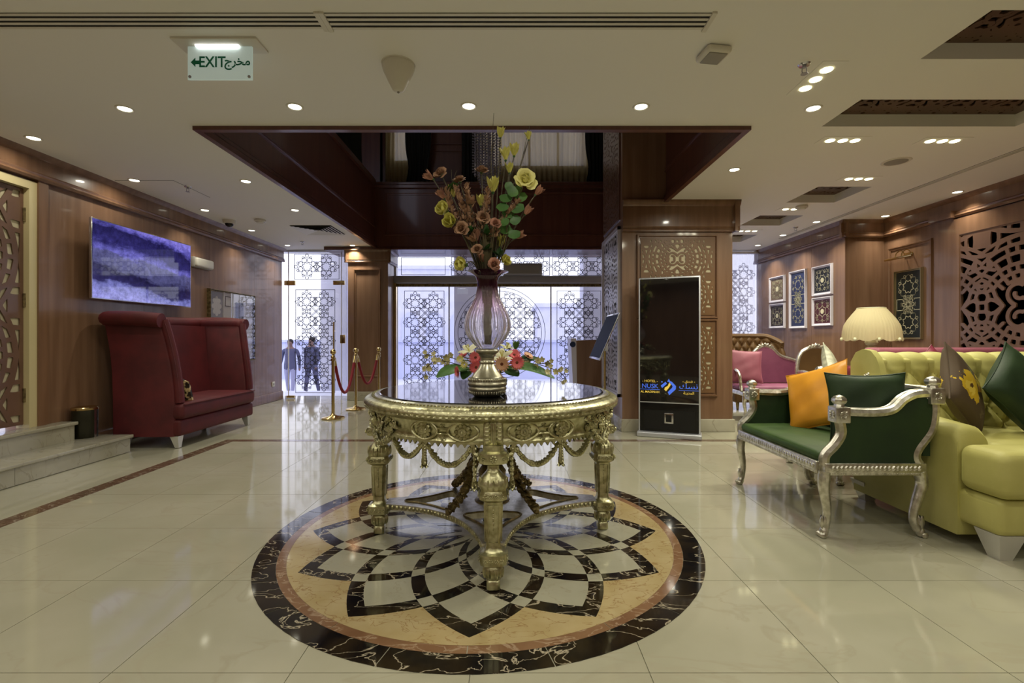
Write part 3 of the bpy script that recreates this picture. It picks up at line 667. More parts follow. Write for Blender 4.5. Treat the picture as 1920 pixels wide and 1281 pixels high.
def far_building(label, x0, x1, y, h, nwin, dome=None):
    t = thing('street_building', label, 'building', ((x0 + x1) / 2, y, -.55), 0, 'pale buildings across the street'); w = (x1 - x0) / 2
    MB().box(-w, w, 0, 6, 0, h).box(-w - .15, w + .15, -.15, 6.1, h, h + .25).build('facade', 'stone_ext', t, 0)
    for i in range(nwin):
        x = -w + 2 * w * (i + .5) / nwin
        P = [(-.55, 0), (.55, 0)] + [(.55 * math.cos(a), 1.5 + .75 * math.sin(a)) for a in np.linspace(0, PI, 9)]
        for z in (1.2, 4.6):
            if z + 2.6 < h: MB().prism(P, 0, .12, T(x, -.02, z) @ RX(R(90))).build('arched_window', 'wall_ext', t, 0)
    if dome: MB().lathe([(dome, 0), (dome, .3), (dome * .95, dome * .5), (dome * .75, dome * .85), (dome * .4, dome * 1.1), (0, dome * 1.25)], 24, T(w * .2, 3, h + .2)).build('dome', 'stone_ext', t)
far_building('pale domed building across the street behind the entrance doors', 1.6, 9.5, 30, 3.6, 4, 1.6)
far_building('pale long building across the street behind the vase', -9.5, -1.2, 33, 6.4, 5)

# ================================================================ CEILING FITTINGS
rim_me = MB().lathe([(.042, -.001), (.05, -.006), (.058, -.004), (.06, 0), (.042, 0)], 20).mesh('trim_ring', 'white_plastic')
lens_me = MB().lathe([(0, -.003), (.042, -.003), (.042, 0), (0, 0)], 16).mesh('lens', 'lens_glow', 0)
lensw_me = MB().lathe([(0, -.004), (.034, -.004), (.034, 0), (0, 0)], 16).mesh('lens', 'lens_glow_warm', 0)
def lamp(parent, loc, watt, size=.07, col=LAMP_COL):
    l = bpy.data.lights.new('bulb', 'AREA'); l.shape = 'DISK'; l.size = size; l.energy = watt; l.color = col; l.spread = R(104 if (parent.location.y > 5.2) else 165)
    o = bpy.data.objects.new('bulb', l); COL.objects.link(o); o.parent = parent; o.location = loc; return o
def downlight(p, watt=None, label='small round recessed downlight glowing in the cream ceiling', group='round recessed downlights'):
    t = thing('downlight', label, 'downlight', (p[0], p[1], ZC), 0, group)
    link('trim_ring', rim_me, t); link('lens', lens_me, t); lamp(t, (0, 0, -.012), LAMP_W if watt is None else watt)
singles = [(234, 204), (553, 200), (879, 199), (1202, 200), (1525, 203), (63, 259), (252, 338), (461, 340), (384, 394), (553, 394), (472, 432), (539, 460), (661, 460), (1377, 318), (1795, 360), (1660, 405), (1531, 416), (1468, 441), (1421, 460)]
for x, y in singles:
    p = on_ceil(x, y); wall = p.x < -3.9 or p.x > 4.55
    downlight(p, LAMP_W * (.45 if wall else 1))
for x in (-3.3, -1.7, -.1, 1.5, 3.1):                                # unseen rows added over and behind the photographer for their light
    for y in (1.2, -.6, -2.2): downlight((x, y), LAMP_W * 1.0)
for y in (-1.5, 0.5, 2.2): downlight((-4.05, y), LAMP_W * .4)  # unseen row along the left wall, also added for light
def cluster(pts, label):
    P = [on_ceil(*q) for q in pts]; c = sum(P, Vector()) / len(P); d = (P[-1] - P[0]); a = math.atan2(d.y, d.x); L = d.length / 2
    t = thing('downlight_cluster', label, 'downlight', (c.x, c.y, ZC), a, 'box downlights with several lamps')
    MB().box(-L - .09, L + .09, -.075, .075, -.003, 0).build('plate', 'plaster', t, 0)
    for p in P:
        k = (p - P[0]).length - L
        o = link('lens', lensw_me, t, (k, 0, -.003)); lamp(t, (k, 0, -.014), LAMP_W * .75, .06, (1, .96, .74))
    return t
cluster([(1510, 165), (1529, 148), (1550, 130)], 'row of three warm lamps in a ceiling plate beside a sprinkler head')
cluster([(1556, 263), (1580, 263), (1603, 263)], 'row of three warm lamps in the ceiling behind the long pierced grille')
cluster([(1744, 264), (1767, 264), (1790, 264)], 'row of three warm lamps between round speaker and the long wall slot')
cluster([(1592, 335), (1610, 335), (1629, 335)], 'row of three warm lamps in front of the square pierced grille')
cluster([(1473, 392), (1489, 392)], 'pair of warm lamps in the ceiling beside a square detector')
cluster([(1389, 433), (1402, 433), (1415, 433)], 'row of three warm lamps between the two farthest pierced grilles')
# long slot vents
def slot(name, label, x0, x1, y0, y1, n, along='x', grp=None):
    t = thing(name, label, 'vent', (0, 0, ZC), 0, grp)
    if along == 'x':
        w = (y1 - y0) / (2 * n + 1)
        MB().box(x0, x1, y0, y1, -.003, 0).build('backing', 'dark_slot', t, 0)
        for k in range(n + 1): MB().box(x0, x1, y0 + 2 * k * w, y0 + (2 * k + 1) * w, -.0055, -.003).build('blade', 'white_plastic', t, 0)
        for x in (x0, x1): MB().box(x - .012, x + .012, y0 - .012, y1 + .012, -.012, 0).build('end_cap', 'white_plastic', t, 0)
    else:
        w = (x1 - x0) / (2 * n + 1); MB().box(x0, x1, y0, y1, -.003, 0).build('backing', 'dark_slot', t, 0)
        for k in range(n + 1): MB().box(x0 + 2 * k * w, x0 + (2 * k + 1) * w, y0, y1, -.010, -.003).build('blade', 'white_plastic', t, 0)
    return t
slot('slot_vent', 'white linear slot vent with three dark slots, above the exit sign', -3.6, -.985, 2.42, 2.54, 3)
slot('slot_vent', 'white linear slot vent with three dark slots, above the cone shaped speaker', -.960, 1.02, 2.42, 2.545, 3)
slot('slot_vent', 'long narrow double slot vent running beside the lounge wall', 4.39, 4.45, 1.0, 7.9, 2, 'y')
# exit sign
t = thing('exit_sign', 'green and white acrylic exit sign hanging under a lit ceiling plate', 'exit sign', (-1.628, 2.68, ZC))
MB().rbox(-.235, .235, -.07, .07, -.012, 0, .004).build('ceiling_plate', 'white_plastic', t)
mat('acrylic', (222, 238, 234), .15, emit=(215, 240, 236), estr=.16); mat('sign_green', (0, 118, 88), .5); mat('tube_white', (255, 255, 255), .5, emit=(255, 255, 255), estr=3.)
MB().rbox(-.18, .18, -.006, .006, -.20, -.014, .003).build('acrylic_panel', 'acrylic', t)
MB().box(-.13, .11, -.02, .02, -.02, -.012).build('light_strip', 'tube_white', t, 0)
for x in (-.165, .165): MB().lathe([(0, -.003), (.008, -.003), (.008, .003), (0, .003)], 10, T(x, -.008, -.185) @ RX(R(90))).build('screw', 'steel', t)
MB().prism([(-.16, -.105), (-.135, -.08), (-.135, -.095), (-.112, -.095), (-.112, -.115), (-.135, -.115), (-.135, -.13)], -.001, .001, T(0, -.008, 0) @ RX(R(90))).build('arrow', 'sign_green', t, 0)
link('lettering', text_mesh('lettering', 'EXIT', .085, 'sign_green', .0006, sx=.86, bold=.0012), t, (-.042, -.0075, -.105), (R(90), 0, 0))
link('arabic_lettering', text_mesh('arabic_lettering', '\uFE9D\uFEAE\uFEA8\uFEE3', .066, 'sign_green', .0006, bold=.0012), t, (.10, -.0075, -.100), (R(90), 0, 0))
# cone speaker, detectors, sprinklers, camera, square vent, hatch
p = on_ceil(747, 121); t = thing('cone_speaker', 'cream cone shaped speaker pointing down from the ceiling', 'speaker', p)
MB().lathe([(.0, -.005), (.098, -.005), (.10, 0), (0, 0)], 28).build('flange', 'white_plastic', t)
MB().lathe([(0, -.165), (.022, -.163), (.034, -.155), (.062, -.10), (.088, -.045), (.096, -.02), (.094, -.005), (0, -.005)], 28).build('cone', 'white_plastic', t); MB().ell((0, 0, -.166), .008, nu=8).build('tip', 'grey_plastic', t)
p = on_ceil(1338, 96); t = thing('wifi_unit', 'flat square white wireless unit on the ceiling', 'wireless unit', p, R(8))
MB().rbox(-.075, .075, -.075, .075, -.04, 0, .025, 4).build('housing', 'white_plastic', t); MB().rbox(-.055, .055, -.055, .055, -.046, -.036, .005).build('cover', 'grey_plastic', t)
def sprinkler(x, y, lab):
    t = thing('sprinkler_head', lab, 'sprinkler', on_ceil(x, y), 0, 'fire sprinkler heads')
    MB().lathe([(.012, -.01), (.03, -.008), (.036, 0), (0, 0), ], 16).build('escutcheon', 'chrome', t)
    MB().tube([(0, 0, 0), (0, 0, -.02)], .011, 8).tube([(-.012, 0, -.02), (-.014, 0, -.045), (0, 0, -.055)], .003, 5).tube([(.012, 0, -.02), (.014, 0, -.045), (0, 0, -.055)], .003, 5).build('body', 'steel', t)
    MB().lathe([(0, -.058), (.02, -.058), (.02, -.055), (0, -.055)], 12).build('deflector', 'steel', t)
sprinkler(1508, 121, 'chrome sprinkler head beside a row of three warm lamps'); sprinkler(352, 350, 'dark sprinkler head above the television wall'); sprinkler(1492, 426, 'small sprinkler head beside the long narrow slot vent'); sprinkler(567, 453, 'small sprinkler head in front of the glass side door')
p = on_ceil(430, 413); t = thing('dome_camera', 'white dome security camera with dark bubble on the ceiling', 'camera', p)
MB().lathe([(.055, -.05), (.075, -.045), (.082, -.02), (.085, 0), (0, 0)], 20).build('housing', 'white_plastic', t); MB().lathe([(0, -.095), (.03, -.088), (.05, -.07), (.055, -.05), (0, -.05)], 20).build('dome', 'black_gloss', t)
def detector(x, y, lab, r=.055):
    t = thing('smoke_detector', lab, 'smoke detector', on_ceil(x, y), 0, 'smoke detectors'); MB().lathe([(0, -.05), (r * .6, -.048), (r * .75, -.035), (r, -.028), (r, -.01), (r * .9, 0), (0, 0)], 20).build('body', 'white_plastic', t)
    MB().lathe([(r * .76, -.036), (r * .8, -.03), (r * .76, -.028)], 16).build('vent_ring', 'dark_slot', t)
detector(488, 412, 'round white smoke detector beside the dome camera', .075); detector(1503, 386, 'round smoke detector beside a pair of warm lamps', .07)
t = thing('ceiling_speaker', 'flat round grey speaker disc in the lounge ceiling', 'speaker', on_ceil(1680, 303)); MB().lathe([(0, -.008), (.085, -.008), (.10, -.004), (.105, 0), (0, 0)], 28).build('grille', 'grey_plastic', t); MB().lathe([(.1, -.006), (.115, -.005), (.12, 0), (.1, 0)], 28).build('rim', 'white_plastic', t)
c = (on_ceil(545, 422) + on_ceil(640, 440)) / 2; t = thing('square_vent', 'white square ceiling vent with dark slats near the side door', 'vent', (c.x + .02, c.y, ZC))
MB().box(-.30, .30, -.30, .30, -.004, 0).build('backing', 'dark_slot', t, 0)
for k in range(6):
    a, b = .30 - k * .05, .262 - k * .05; m = MB()
    for q in range(4): m.add([(-a, -a, -.016), (a, -a, -.016), (b, -b, -.004), (-b, -b, -.004)], [(0, 1, 2, 3)], RZ(q * PI / 2))
    m.build('slat', 'white_plastic', t, 0)
c = (on_ceil(252, 341) + on_ceil(362, 368)) / 2; t = thing('access_hatch', 'flush square access hatch in the ceiling near the television', 'hatch', (c.x, c.y, ZC)); MB().rbox(-.30, .30, -.30, .30, -.0025, 0, .001).build('hatch_door', 'plaster', t); MB().box(-.305, .305, -.305, .305, -.0008, 0).build('gap', 'dark_slot', t, 0)
# bead chandelier in the well
ch = thing('bead_chandelier', 'long chandelier of grey crystal bead strings hanging in the open well', 'chandelier', (-.33, 6.2, ZT)); mat('crystal', (150, 146, 160), .15, .4)
MB().lathe([(0, -.1), (.2, -.1), (.22, -.05), (.1, 0), (0, 0)], 24).build('canopy', 'chrome', ch)
m = MB()
for k in range(46):
    a = k * 2.399; r = .19 * math.sqrt((k + .5) / 46); L = 2.58 + .55 * (1 - r / .19) ** 2; n = int(L / .036)
    for i in range(n): m.ell((r * math.cos(a), r * math.sin(a), -.1 - .036 * (i + .5)), .012, .012, .016, 4, 2)
o = m.build('bead_strings', 'crystal', ch, 0); o['kind'] = 'stuff'

# ================================================================ CENTRE TABLE
TX, TY = -.115, 2.785
tb = thing('centre_table', 'round gilded carved centre table with a black glass top', 'table', (TX, TY, .003), R(2.8))
ZG = .822
MB().lathe([(0, ZG - .02), (.625, ZG - .02), (.632, ZG - .012), (.632, ZG - .004), (.627, ZG), (.622, ZG), (0, ZG)], 96).build('glass_top', 'black_glass', tb, 30)
MB().lathe([(.628, ZG - .022), (.634, ZG - .006), (.648, ZG - .004), (.656, ZG - .012), (.662, ZG - .012), (.662, ZG - .03), (.63, ZG - .03)], 96).build('silver_bezel', 'silver', tb, 30)
MB().lathe([(.655, .785), (.664, .81), (.672, .808), (.69, .803), (.704, .794), (.711, .783), (.712, .776), (.706, .771), (.709, .764), (.704, .757), (.690, .752), (.676, .744), (.664, .738), (.60, .738), (.60, .785)], 450, wob=lambda a, z: 1 + .0016 * math.cos(150 * a) * (1 if .745 < z < .807 else 0)).build('top_rim', 'gilt', tb, 50)
m = MB()
for k in range(220): a = 2 * PI * k / 220; m.ell((.667 * math.cos(a), .667 * math.sin(a), .811), .0066, .0066, .005, 6, 3)
m.build('bead_row', 'gilt', tb)['kind'] = 'stuff'
m = MB()
for k in range(150): a = 2 * PI * k / 150; m.ell((0, 0, 0), .0125, .006, .008, 6, 3, RZ(a) @ T(.706, 0, .764) @ RZ(PI / 2))
m.build('bead_row', 'gilt', tb)['kind'] = 'stuff'
# apron: drum with a toothed lower edge
MB().lathe([(.60, .742), (.662, .742), (.655, .725), (.648, .70), (.645, .675), (.648, .66), (.655, .652), (.655, .642), (.60, .642)], 96).build('apron', 'gilt', tb, 40)
m = MB()
for k in range(128): a = 2 * PI * k / 128; m.add([(-.0155, .005, .012), (.0155, .005, .012), (0, .005, -.012), (-.0155, -.005, .012), (.0155, -.005, .012), (0, -.005, -.012)], [(0, 1, 2), (5, 4, 3), (0, 2, 5, 3), (1, 4, 5, 2)], RZ(a) @ T(0, -.649, .638))
m.build('toothed_edge', 'gilt', tb, 0)['kind'] = 'stuff'
def ap(th, r, z): return RZ(R(th)) @ T(0, -r, z)                  # th = 0 is the front leg; local -y looks outwards
def flower(m, M, r, n=7, rows=2):
    for q in range(rows):
        rr = r * (.66 - .34 * q)
        for k in range(n): a = 2 * PI * (k + .5 * q) / n; m.ell((0, 0, 0), r * .36 * (1 - .25 * q), r * .2, r * .30 * (1 - .25 * q), 6, 3, M @ T(rr * math.cos(a), -r * (.12 + .22 * q), rr * math.sin(a)) @ RY(-a))
    m.ell((0, -r * .42, 0), r * .2, r * .2, r * .2, 6, 4, M)
def rosebud(m, M, r):
    for q, (rr, d) in enumerate(((1, 0), (.75, .25), (.5, .45))):
        pts = [(r * rr * .7 * math.cos(a) * (1 + .1 * math.sin(3 * a)), -r * d, r * rr * .7 * math.sin(a)) for a in np.linspace(0, 2 * PI, 12)[:-1]]; m.tube(pts, r * .2, 5, True, M)
    m.ell((0, -r * .4, 0), r * .34, nu=6, nv=4, M=M)
def leafr(m, M, L, w, curl=.2):
    def fn(u, v): t = u; s = (v - .5) * 2; ww = w * math.sin(PI * min(1, t * .9 + .08)) ** .8; return (s * ww, -L * curl * math.sin(PI * t) - abs(s) * -.12 * w * 2, L * t)
    m.grid(fn, 6, 4, M); m.grid(lambda u, v: (lambda p: (p[0], p[1] + .004, p[2]))(fn(u, v)), 6, 4, M, True)
for sgn in (1, -1):
    for base_th in (0, 180):
        for th in (12, 29):
            m = MB(); M = ap(base_th + sgn * th, .652, .697)
            m.tube([(.064 * math.cos(a) * (1 + .12 * math.cos(2 * a)), 0, .042 * math.sin(a)) for a in np.linspace(0, 2 * PI, 25)[:-1]], .006, 6, True, M); flower(m, M, .040, 10, 2); m.tube([(.026 * math.cos(a), -.004, .026 * math.sin(a)) for a in np.linspace(0, 2 * PI, 17)[:-1]], .004, 5, True, M); m.build('oval_medallion', 'gilt', tb)
        m = MB(); M = ap(base_th + sgn * 20.5, .655, .697)
        flower(m, M @ T(0, 0, .028), .013, 6, 1); flower(m, M @ T(0, 0, -.03), .013, 6, 1); m.tube([(-.03, 0, .012), (.03, 0, .012)], .0045, 5, False, M).tube([(-.03, 0, -.012), (.03, 0, -.012)], .0045, 5, False, M); m.build('apron_scroll', 'gilt', tb)
rn = random.Random(3)
for c in (90, 270):                                                # heaped flowers over the side legs
    for k in range(110):
        th = c + rn.uniform(-1, 1) * 45; taper = 1 - (abs(th - c) / 52) ** 2; z = .697 + rn.uniform(-1, 1) * .05 * (.45 + .55 * taper); rr = rn.uniform(.018, .031) * (.7 + .3 * taper)
        m = MB(); M = ap(th, .650 + .03 * taper * rn.random(), z) @ RY(rn.uniform(0, 6))
        q = rn.random()
        if q < .36: rosebud(m, M, rr)
        elif q < .72: flower(m, M, rr, rn.choice((5, 6, 7)), 2)
        else:
            for a in (0, 2.1, 4.2): leafr(m, M @ RY(a), rr * 1.6, rr * .5)
        m.build('carved_flower', 'gilt', tb)
# legs, each a turned and carved square column
def sq(h, z, k=5., rot=0.):
    """rounded-square ring, half width h"""
    P = []
    for i in range(16):
        a = 2 * PI * i / 16 + PI / 16; c, s_ = math.cos(a), math.sin(a); q = (abs(c) ** k + abs(s_) ** k) ** (-1 / k); P.append((h * c * q, h * s_ * q, z))
    return P
LEG = [(.024, 0, 5), (.030, .006, 5), (.030, .04, 6), (.026, .046, 6), (.034, .056, 3), (.042, .078, 3), (.040, .10, 3), (.030, .113, 5), (.034, .118, 6), (.058, .122, 6), (.060, .145, 6), (.058, .168, 6), (.044, .174, 6), (.036, .182, 6),
       (.031, .20, 7), (.040, .395, 7), (.052, .402, 6), (.062, .41, 5), (.064, .43, 4), (.056, .447, 5), (.060, .452, 3), (.064, .475, 2.6), (.054, .50, 2.6), (.034, .520, 4), (.026, .532, 5), (.026, .552, 5), (.034, .562, 6), (.062, .568, 6), (.066, .59, 5), (.062, .612, 6), (.046, .62, 6), (.046, .645, 6)]
leg_me = MB().loft([sq(h, z, k) for h, z, k in LEG]).mesh('leg', 'gilt', 35)
gad = MB()
for zc, hh, rr, n in ((.078, .024, .041, 16), (.475, .026, .06, 16)):
    for k in range(n): a = 2 * PI * k / n; gad.ell((0, 0, 0), .0055, .0085, hh, 5, 4, RZ(a) @ T(0, -rr, zc))
for q in range(4):
    M = RZ(q * PI / 2)
    for k in range(6): gad.ell((0, 0, 0), .0065 - .0005 * k, .004, .011, 5, 4, M @ T(0, -.0385 + .0008 * k, .375 - .019 * k))
    gad.tube([(-.020, -.036, .22), (-.024, -.0405, .385), (.024, -.0405, .385), (.020, -.036, .22)], .0025, 5, True, M)
    for x in (-.036, -.012, .012, .036): flower(gad, M @ T(x, -.061, .145), .011, 6, 1); flower(gad, M @ T(x, -.064, .428), .012, 6, 1)
    flower(gad, M @ T(0, -.066, .59), .018, 7, 1)
    for x in (-.045, .045): gad.tube([(x + .013 * (1 - i / 14) * math.cos(i * .8), -.066, .59 + .013 * (1 - i / 14) * math.sin(i * .8)) for i in range(13)], .0035, 5, False, M)
gad_me = gad.mesh('leg_carving', 'gilt', 60)
blk = MB().rbox(-.044, .044, -.03, .03, .642, .745, .008)
for s_ in (-1, 1):
    for i in range(5): leafr(blk, T(s_ * .014, -.031, .650 + .017 * i) @ RY(s_ * R(38)), .044, .012, .3)
blk.tube([(0, -.034, .65), (0, -.034, .738)], .004, 5); blk_me = blk.mesh('acanthus_block', 'gilt', 40)
for q in range(4):
    a = R(90 * q); lg = link('leg', leg_me, tb, (.645 * math.sin(a), -.645 * math.cos(a), 0), (0, 0, a))
    link('leg_carving', gad_me, lg)['kind'] = 'stuff'
    link('acanthus_block', blk_me, tb, (.640 * math.sin(a), -.640 * math.cos(a), 0), (0, 0, a))
# brackets and swags under the apron
def garland(pts, r, seed):
    m = MB(); g = random.Random(seed); P = [Vector(p) for p in pts]
    for i, p in enumerate(P):
        d = (P[min(i + 1, len(P) - 1)] - P[max(i - 1, 0)]).normalized(); q = d.to_track_quat('X', 'Z').to_matrix().to_4x4(); k = r * g.uniform(.85, 1.15)
        m.ell((0, 0, 0), k * 1.25, k * .8, k * .8, 6, 4, T(*p) @ q)
        for s_ in (-1, 1): m.ell((0, 0, 0), k * .45, k * .45, k * .45, 5, 3, T(*p) @ q @ T(0, s_ * k * .75, k * .3))
    return m
def ring_pt(th, r, z): a = R(th); return (r * math.sin(a), -r * math.cos(a), z)
for bt in (0, 180):
    for sg in (-1, 1):
        for (a0, a1, dp) in ((8, 29.5, .40), (30.5, 50, .34)):
            pts = [ring_pt(bt + sg * (a0 + (a1 - a0) * t), .634, .640 - dp * t * (1 - t)) for t in np.linspace(0, 1, 17)]; garland(pts, .0165, bt + a0).build('swag', 'gilt', tb)
        for th, z0, z1, r in ((30, .648, .545, .016), (7.5, .645, .46, .013)):
            m = garland([ring_pt(bt + sg * th, .636, z0 + (z1 - z0) * t) for t in np.linspace(0, 1, 9)], r, th + bt)
            for k in range(5): leafr(m, ap(bt + sg * th, .636, z1 + .03) @ RZ(k * 2 * PI / 5) @ RX(PI - .25), .06, .014)
            m.build('husk_drop', 'gilt', tb)
        # pierced flower bracket beside the side leg
        pts = bez([ring_pt(bt + sg * 50, .64, .648), ring_pt(bt + sg * 56, .64, .60), ring_pt(bt + sg * 66, .64, .575), ring_pt(bt + sg * 78, .645, .60), ring_pt(bt + sg * 84, .645, .60)], 6)
        m = MB().tube(pts, .014, 7)
        for k, p in enumerate(pts[::2]): (flower if k % 2 else rosebud)(m, T(*p) @ RZ(R(bt + sg * 66)) @ T(0, -.012, 0), .020 if k % 2 else .018)
        for k, p in enumerate(pts[1::3]): leafr(m, T(*p) @ RZ(R(bt + sg * 66)) @ T(0, -.012, 0) @ RY(sg * (k * .9 - 1)), .04, .012)
        m.build('flower_bracket', 'gilt', tb)
        m = garland([ring_pt(bt + sg * (83), .655, .655 - .05 * k / 3) for k in range(5)], .015, 3); m.build('husk_drop', 'gilt', tb)
for q in (0, 2):
    for s_ in (-1, 1):
        m = MB(); M = RZ(R(90 * q)) @ T(0, -.645, 0); m.tube([M @ Vector(p) for p in bez([(s_ * .055, 0, .59), (s_ * .085, .01, .602), (s_ * .09, .012, .645)], 5)], .010, 6); m.build('bracket', 'gilt', tb)
# stretcher: a concave-sided frame pierced by four openings, with a little urn and garlands in the middle
def star_outline(rt, rd, hw, n=10):
    P = []
    for q in range(4):
        a = R(90 * q - 90); d = Vector((math.cos(a), math.sin(a))); t_ = Vector((-d.y, d.x)); a2 = a + PI / 2; d2_ = Vector((math.cos(a2), math.sin(a2)))
        p0 = d * rt + t_ * hw; p2 = d2_ * rt + d * hw; mid = (d + d2_).normalized() * rd; c = mid * 2 - (p0 + p2) / 2
        P.append(tuple(d * rt - t_ * hw)); P += [tuple((1 - t) ** 2 * p0 + 2 * t * (1 - t) * c + t * t * p2) for t in np.linspace(0, 1, n)][:-1]
    return P
def kite(q):
    a = R(90 * q - 90); d = Vector((math.cos(a), math.sin(a))); s_ = Vector((-d.y, d.x)); P = []
    K = [(.50, .0), (.495, .012), (.42, .036), (.34, .082), (.27, .140), (.245, .152), (.225, .138), (.205, .07), (.20, 0)]
    for r_, w_ in K: P.append(tuple(d * r_ + s_ * w_))
    for r_, w_ in K[::-1][1:-1]: P.append(tuple(d * r_ - s_ * w_))
    return P
kites = [kite(q) for q in range(4)]
me = curve_mesh('stretcher', [star_outline(.60, .325, .05)] + kites, .016, 'silver'); link('stretcher', me, tb, (0, 0, .165))['label'] = 'silvered concave stretcher with four openings'
m = MB(); so = star_outline(.60, .328, .053, 18)
for i in range(len(so)):
    a, b = Vector(so[i]), Vector(so[(i + 1) % len(so)]); n = max(1, int((b - a).length / .02))
    if (b - a).length > .085 and n > 4: continue
    for k in range(n): p = a.lerp(b, (k + .5) / n); d = (b - a).normalized(); m.ell((0, 0, 0), .0115, .006, .012, 6, 3, T(p.x, p.y, .165) @ RZ(math.atan2(d.y, d.x)))
m.build('stretcher_bead', 'gilt', tb)['kind'] = 'stuff'
for q in range(4):
    m = MB(); P = kites[q]; m.tube([(x, y, .183) for x, y in P], .005, 5, True); m.build('opening_rim', 'bronze', tb)
MB().lathe([(0, .15), (.10, .15), (.11, .165), (.10, .185), (.07, .195), (.045, .21), (.03, .24), (.05, .27), (.075, .31), (.08, .35), (.06, .38), (.04, .39), (.045, .41), (.02, .43), (0, .44)], 20).build('urn', 'bronze', tb)
for q in range(4):
    a = 90 * q + 45; pts = bez([ring_pt(a, .05, .40), ring_pt(a, .12, .43), ring_pt(a, .17, .34), ring_pt(a, .24, .26), ring_pt(a, .325, .20)], 6)
    m = garland(pts[::2], .022, q + 50)
    for k, p in enumerate(pts[::2]): (flower if k % 2 else rosebud)(m, T(*p) @ RZ(R(a) + (k - 5) * .4) @ RX(R(-40)) @ T(0, -.016, 0), .030)
    m.build('garland', 'bronze', tb)

# ================================================================ VASE AND FLOWERS
VX, VY, VZ = -.126, 2.45, ZG + .0035
va = thing('flower_vase', 'tall fluted purple glass vase on a turned pewter foot', 'vase', (VX, VY, VZ))
foot = [(0, 0), (.066, 0), (.072, .004), (.082, .012), (.090, .022), (.094, .030), (.0975, .034), (.0985, .042), (.094, .047), (.0935, .050), (.098, .053), (.101, .060), (.100, .068), (.096, .072), (.096, .076), (.092, .092), (.083, .096), (.080, .099), (.070, .112), (.058, .126), (.047, .142), (.040, .155), (.036, .163), (.0405, .166), (.0405, .171), (.036, .174), (.034, .186), (.036, .199), (.043, .205), (.043, .211), (.047, .215), (.0575, .222), (.060, .228), (.057, .236), (.050, .240), (0, .240)]
MB().lathe(foot, 48).build('pewter_foot', 'pewter', va, 50)
m = MB()
for z, r, n in ((.0215, .0905, 44), (.0845, .0950, 46)):
    for k in range(n): a = 2 * PI * k / n; m.ell((0, 0, 0), .0052, .0045, .0085, 5, 4, RZ(a) @ T(0, -r, z))
m.build('gadroon_bands', 'pewter', va)['kind'] = 'stuff'
def glass_grad():
    m = bpy.data.materials.new('vase_glass'); m.use_nodes = True; nt = m.node_tree; N = nt.nodes.new; L = nt.links.new; b = nt.nodes['Principled BSDF']
    b.inputs['Transmission Weight'].default_value = .9; b.inputs['Roughness'].default_value = .02; b.inputs['IOR'].default_value = 1.5; b.inputs['Specular IOR Level'].default_value = .8
    tc = N('ShaderNodeTexCoord'); sx = N('ShaderNodeSeparateXYZ'); mr = N('ShaderNodeMapRange'); mr.inputs[1].default_value = .34; mr.inputs[2].default_value = .60
    r = N('ShaderNodeValToRGB'); e = r.color_ramp.elements; e[0].color = lin((252, 248, 250)); e[1].color = lin((104, 44, 78)); e[0].position = .15; e[1].position = .85
    x = e.new(.5); x.color = lin((236, 214, 228))
    L(tc.outputs['Object'], sx.inputs[0]); L(sx.outputs[2], mr.inputs[0]); L(mr.outputs[0], r.inputs[0]); L(r.outputs[0], b.inputs['Base Color']); MATS['vase_glass'] = m
glass_grad()
op = [(.044, .240), (.056, .252), (.074, .272), (.094, .298), (.108, .325), (.1135, .352), (.112, .380), (.103, .412), (.088, .445), (.072, .478), (.060, .508), (.0535, .540), (.052, .568), (.0545, .592), (.062, .608), (.078, .621), (.100, .630), (.108, .632)]
sm = [tuple(p)[:2] for p in bez([(a, b, 0) for a, b in op], 3)]
inn = [(max(r - .004, .002), z + .002) for r, z in sm][::-1]; inn[0] = (.1065, .6335)
flute = lambda a, z: 1 + .060 * math.cos(18 * a) * max(0., min(1., (.58 - z) / .12)) * max(0, min(1, (z - .24) / .03))
MB().lathe(sm + inn + [(0.0, .243)], 120, wob=flute).build('glass_body', 'vase_glass', va, 60)
# --- flower heads
def petal(m, M, L, w, cup=.3, tip=.5, nu=5, nv=4, end=.93):
    def fn(u, v):
        s_ = (v - .5) * 2; ww = w * (max(0, math.sin(PI * (u * (end - .07) + .07))) ** tip)
        return (s_ * ww, L * u, cup * L * u * u + .35 * cup * w * s_ * s_)
    m.grid(fn, nu, nv, M)
def head_rose(m, M, r, n=22):
    for k in range(n):
        t = k / n; j = math.sin(k * 7.3 + r * 900); a = k * 2.4 + .25 * j; rr = r * (.12 + .88 * t) * (1 + .12 * j); op_ = R(106 - 82 * t + 10 * math.sin(k * 3.1))
        petal(m, M @ RZ(a) @ T(0, rr * .28, r * .45 * (1 - t) * .5) @ RX(op_), r * (.55 + .35 * t), r * (.30 + .36 * t), -.18 if t > .5 else .1, .45)
    m.ell((0, 0, r * .32), r * .30, r * .30, r * .40, 8, 6, M)
def head_magnolia(m, M, r):
    for k in range(9): petal(m, M @ RZ(k * 2.4) @ RX(R(62 - 5 * k)), r * 1.25, r * .62, .35, .5)
def head_bud(m, M, r, n=6):
    for k in range(n): petal(m, M @ RZ(k * 2 * PI / n + (k % 2) * .3) @ T(0, r * .10, 0) @ RX(R(80 - 5 * (k % 3))), r * 2.6, r * .62, -.10, .7, end=1.)
def head_gerbera(m, M, r, n=18):
    for q in range(2):
        for k in range(n): petal(m, M @ RZ(2 * PI * (k + .5 * q) / n) @ T(0, r * .18, .004 * q) @ RX(R(6 + 14 * q)), r * (.85 - .18 * q), r * .125, .08, .4, 3, 2)
def head_lily(m, M, r):
    for k in range(6): petal(m, M @ RZ(k * PI / 3) @ RX(R(48 if k % 2 else 40)), r * 1.3, r * .36, -.45, .6, 6)
def round_leaf(m, M, L): petal(m, M, L, L * .46, .15, .42, 6, 4)
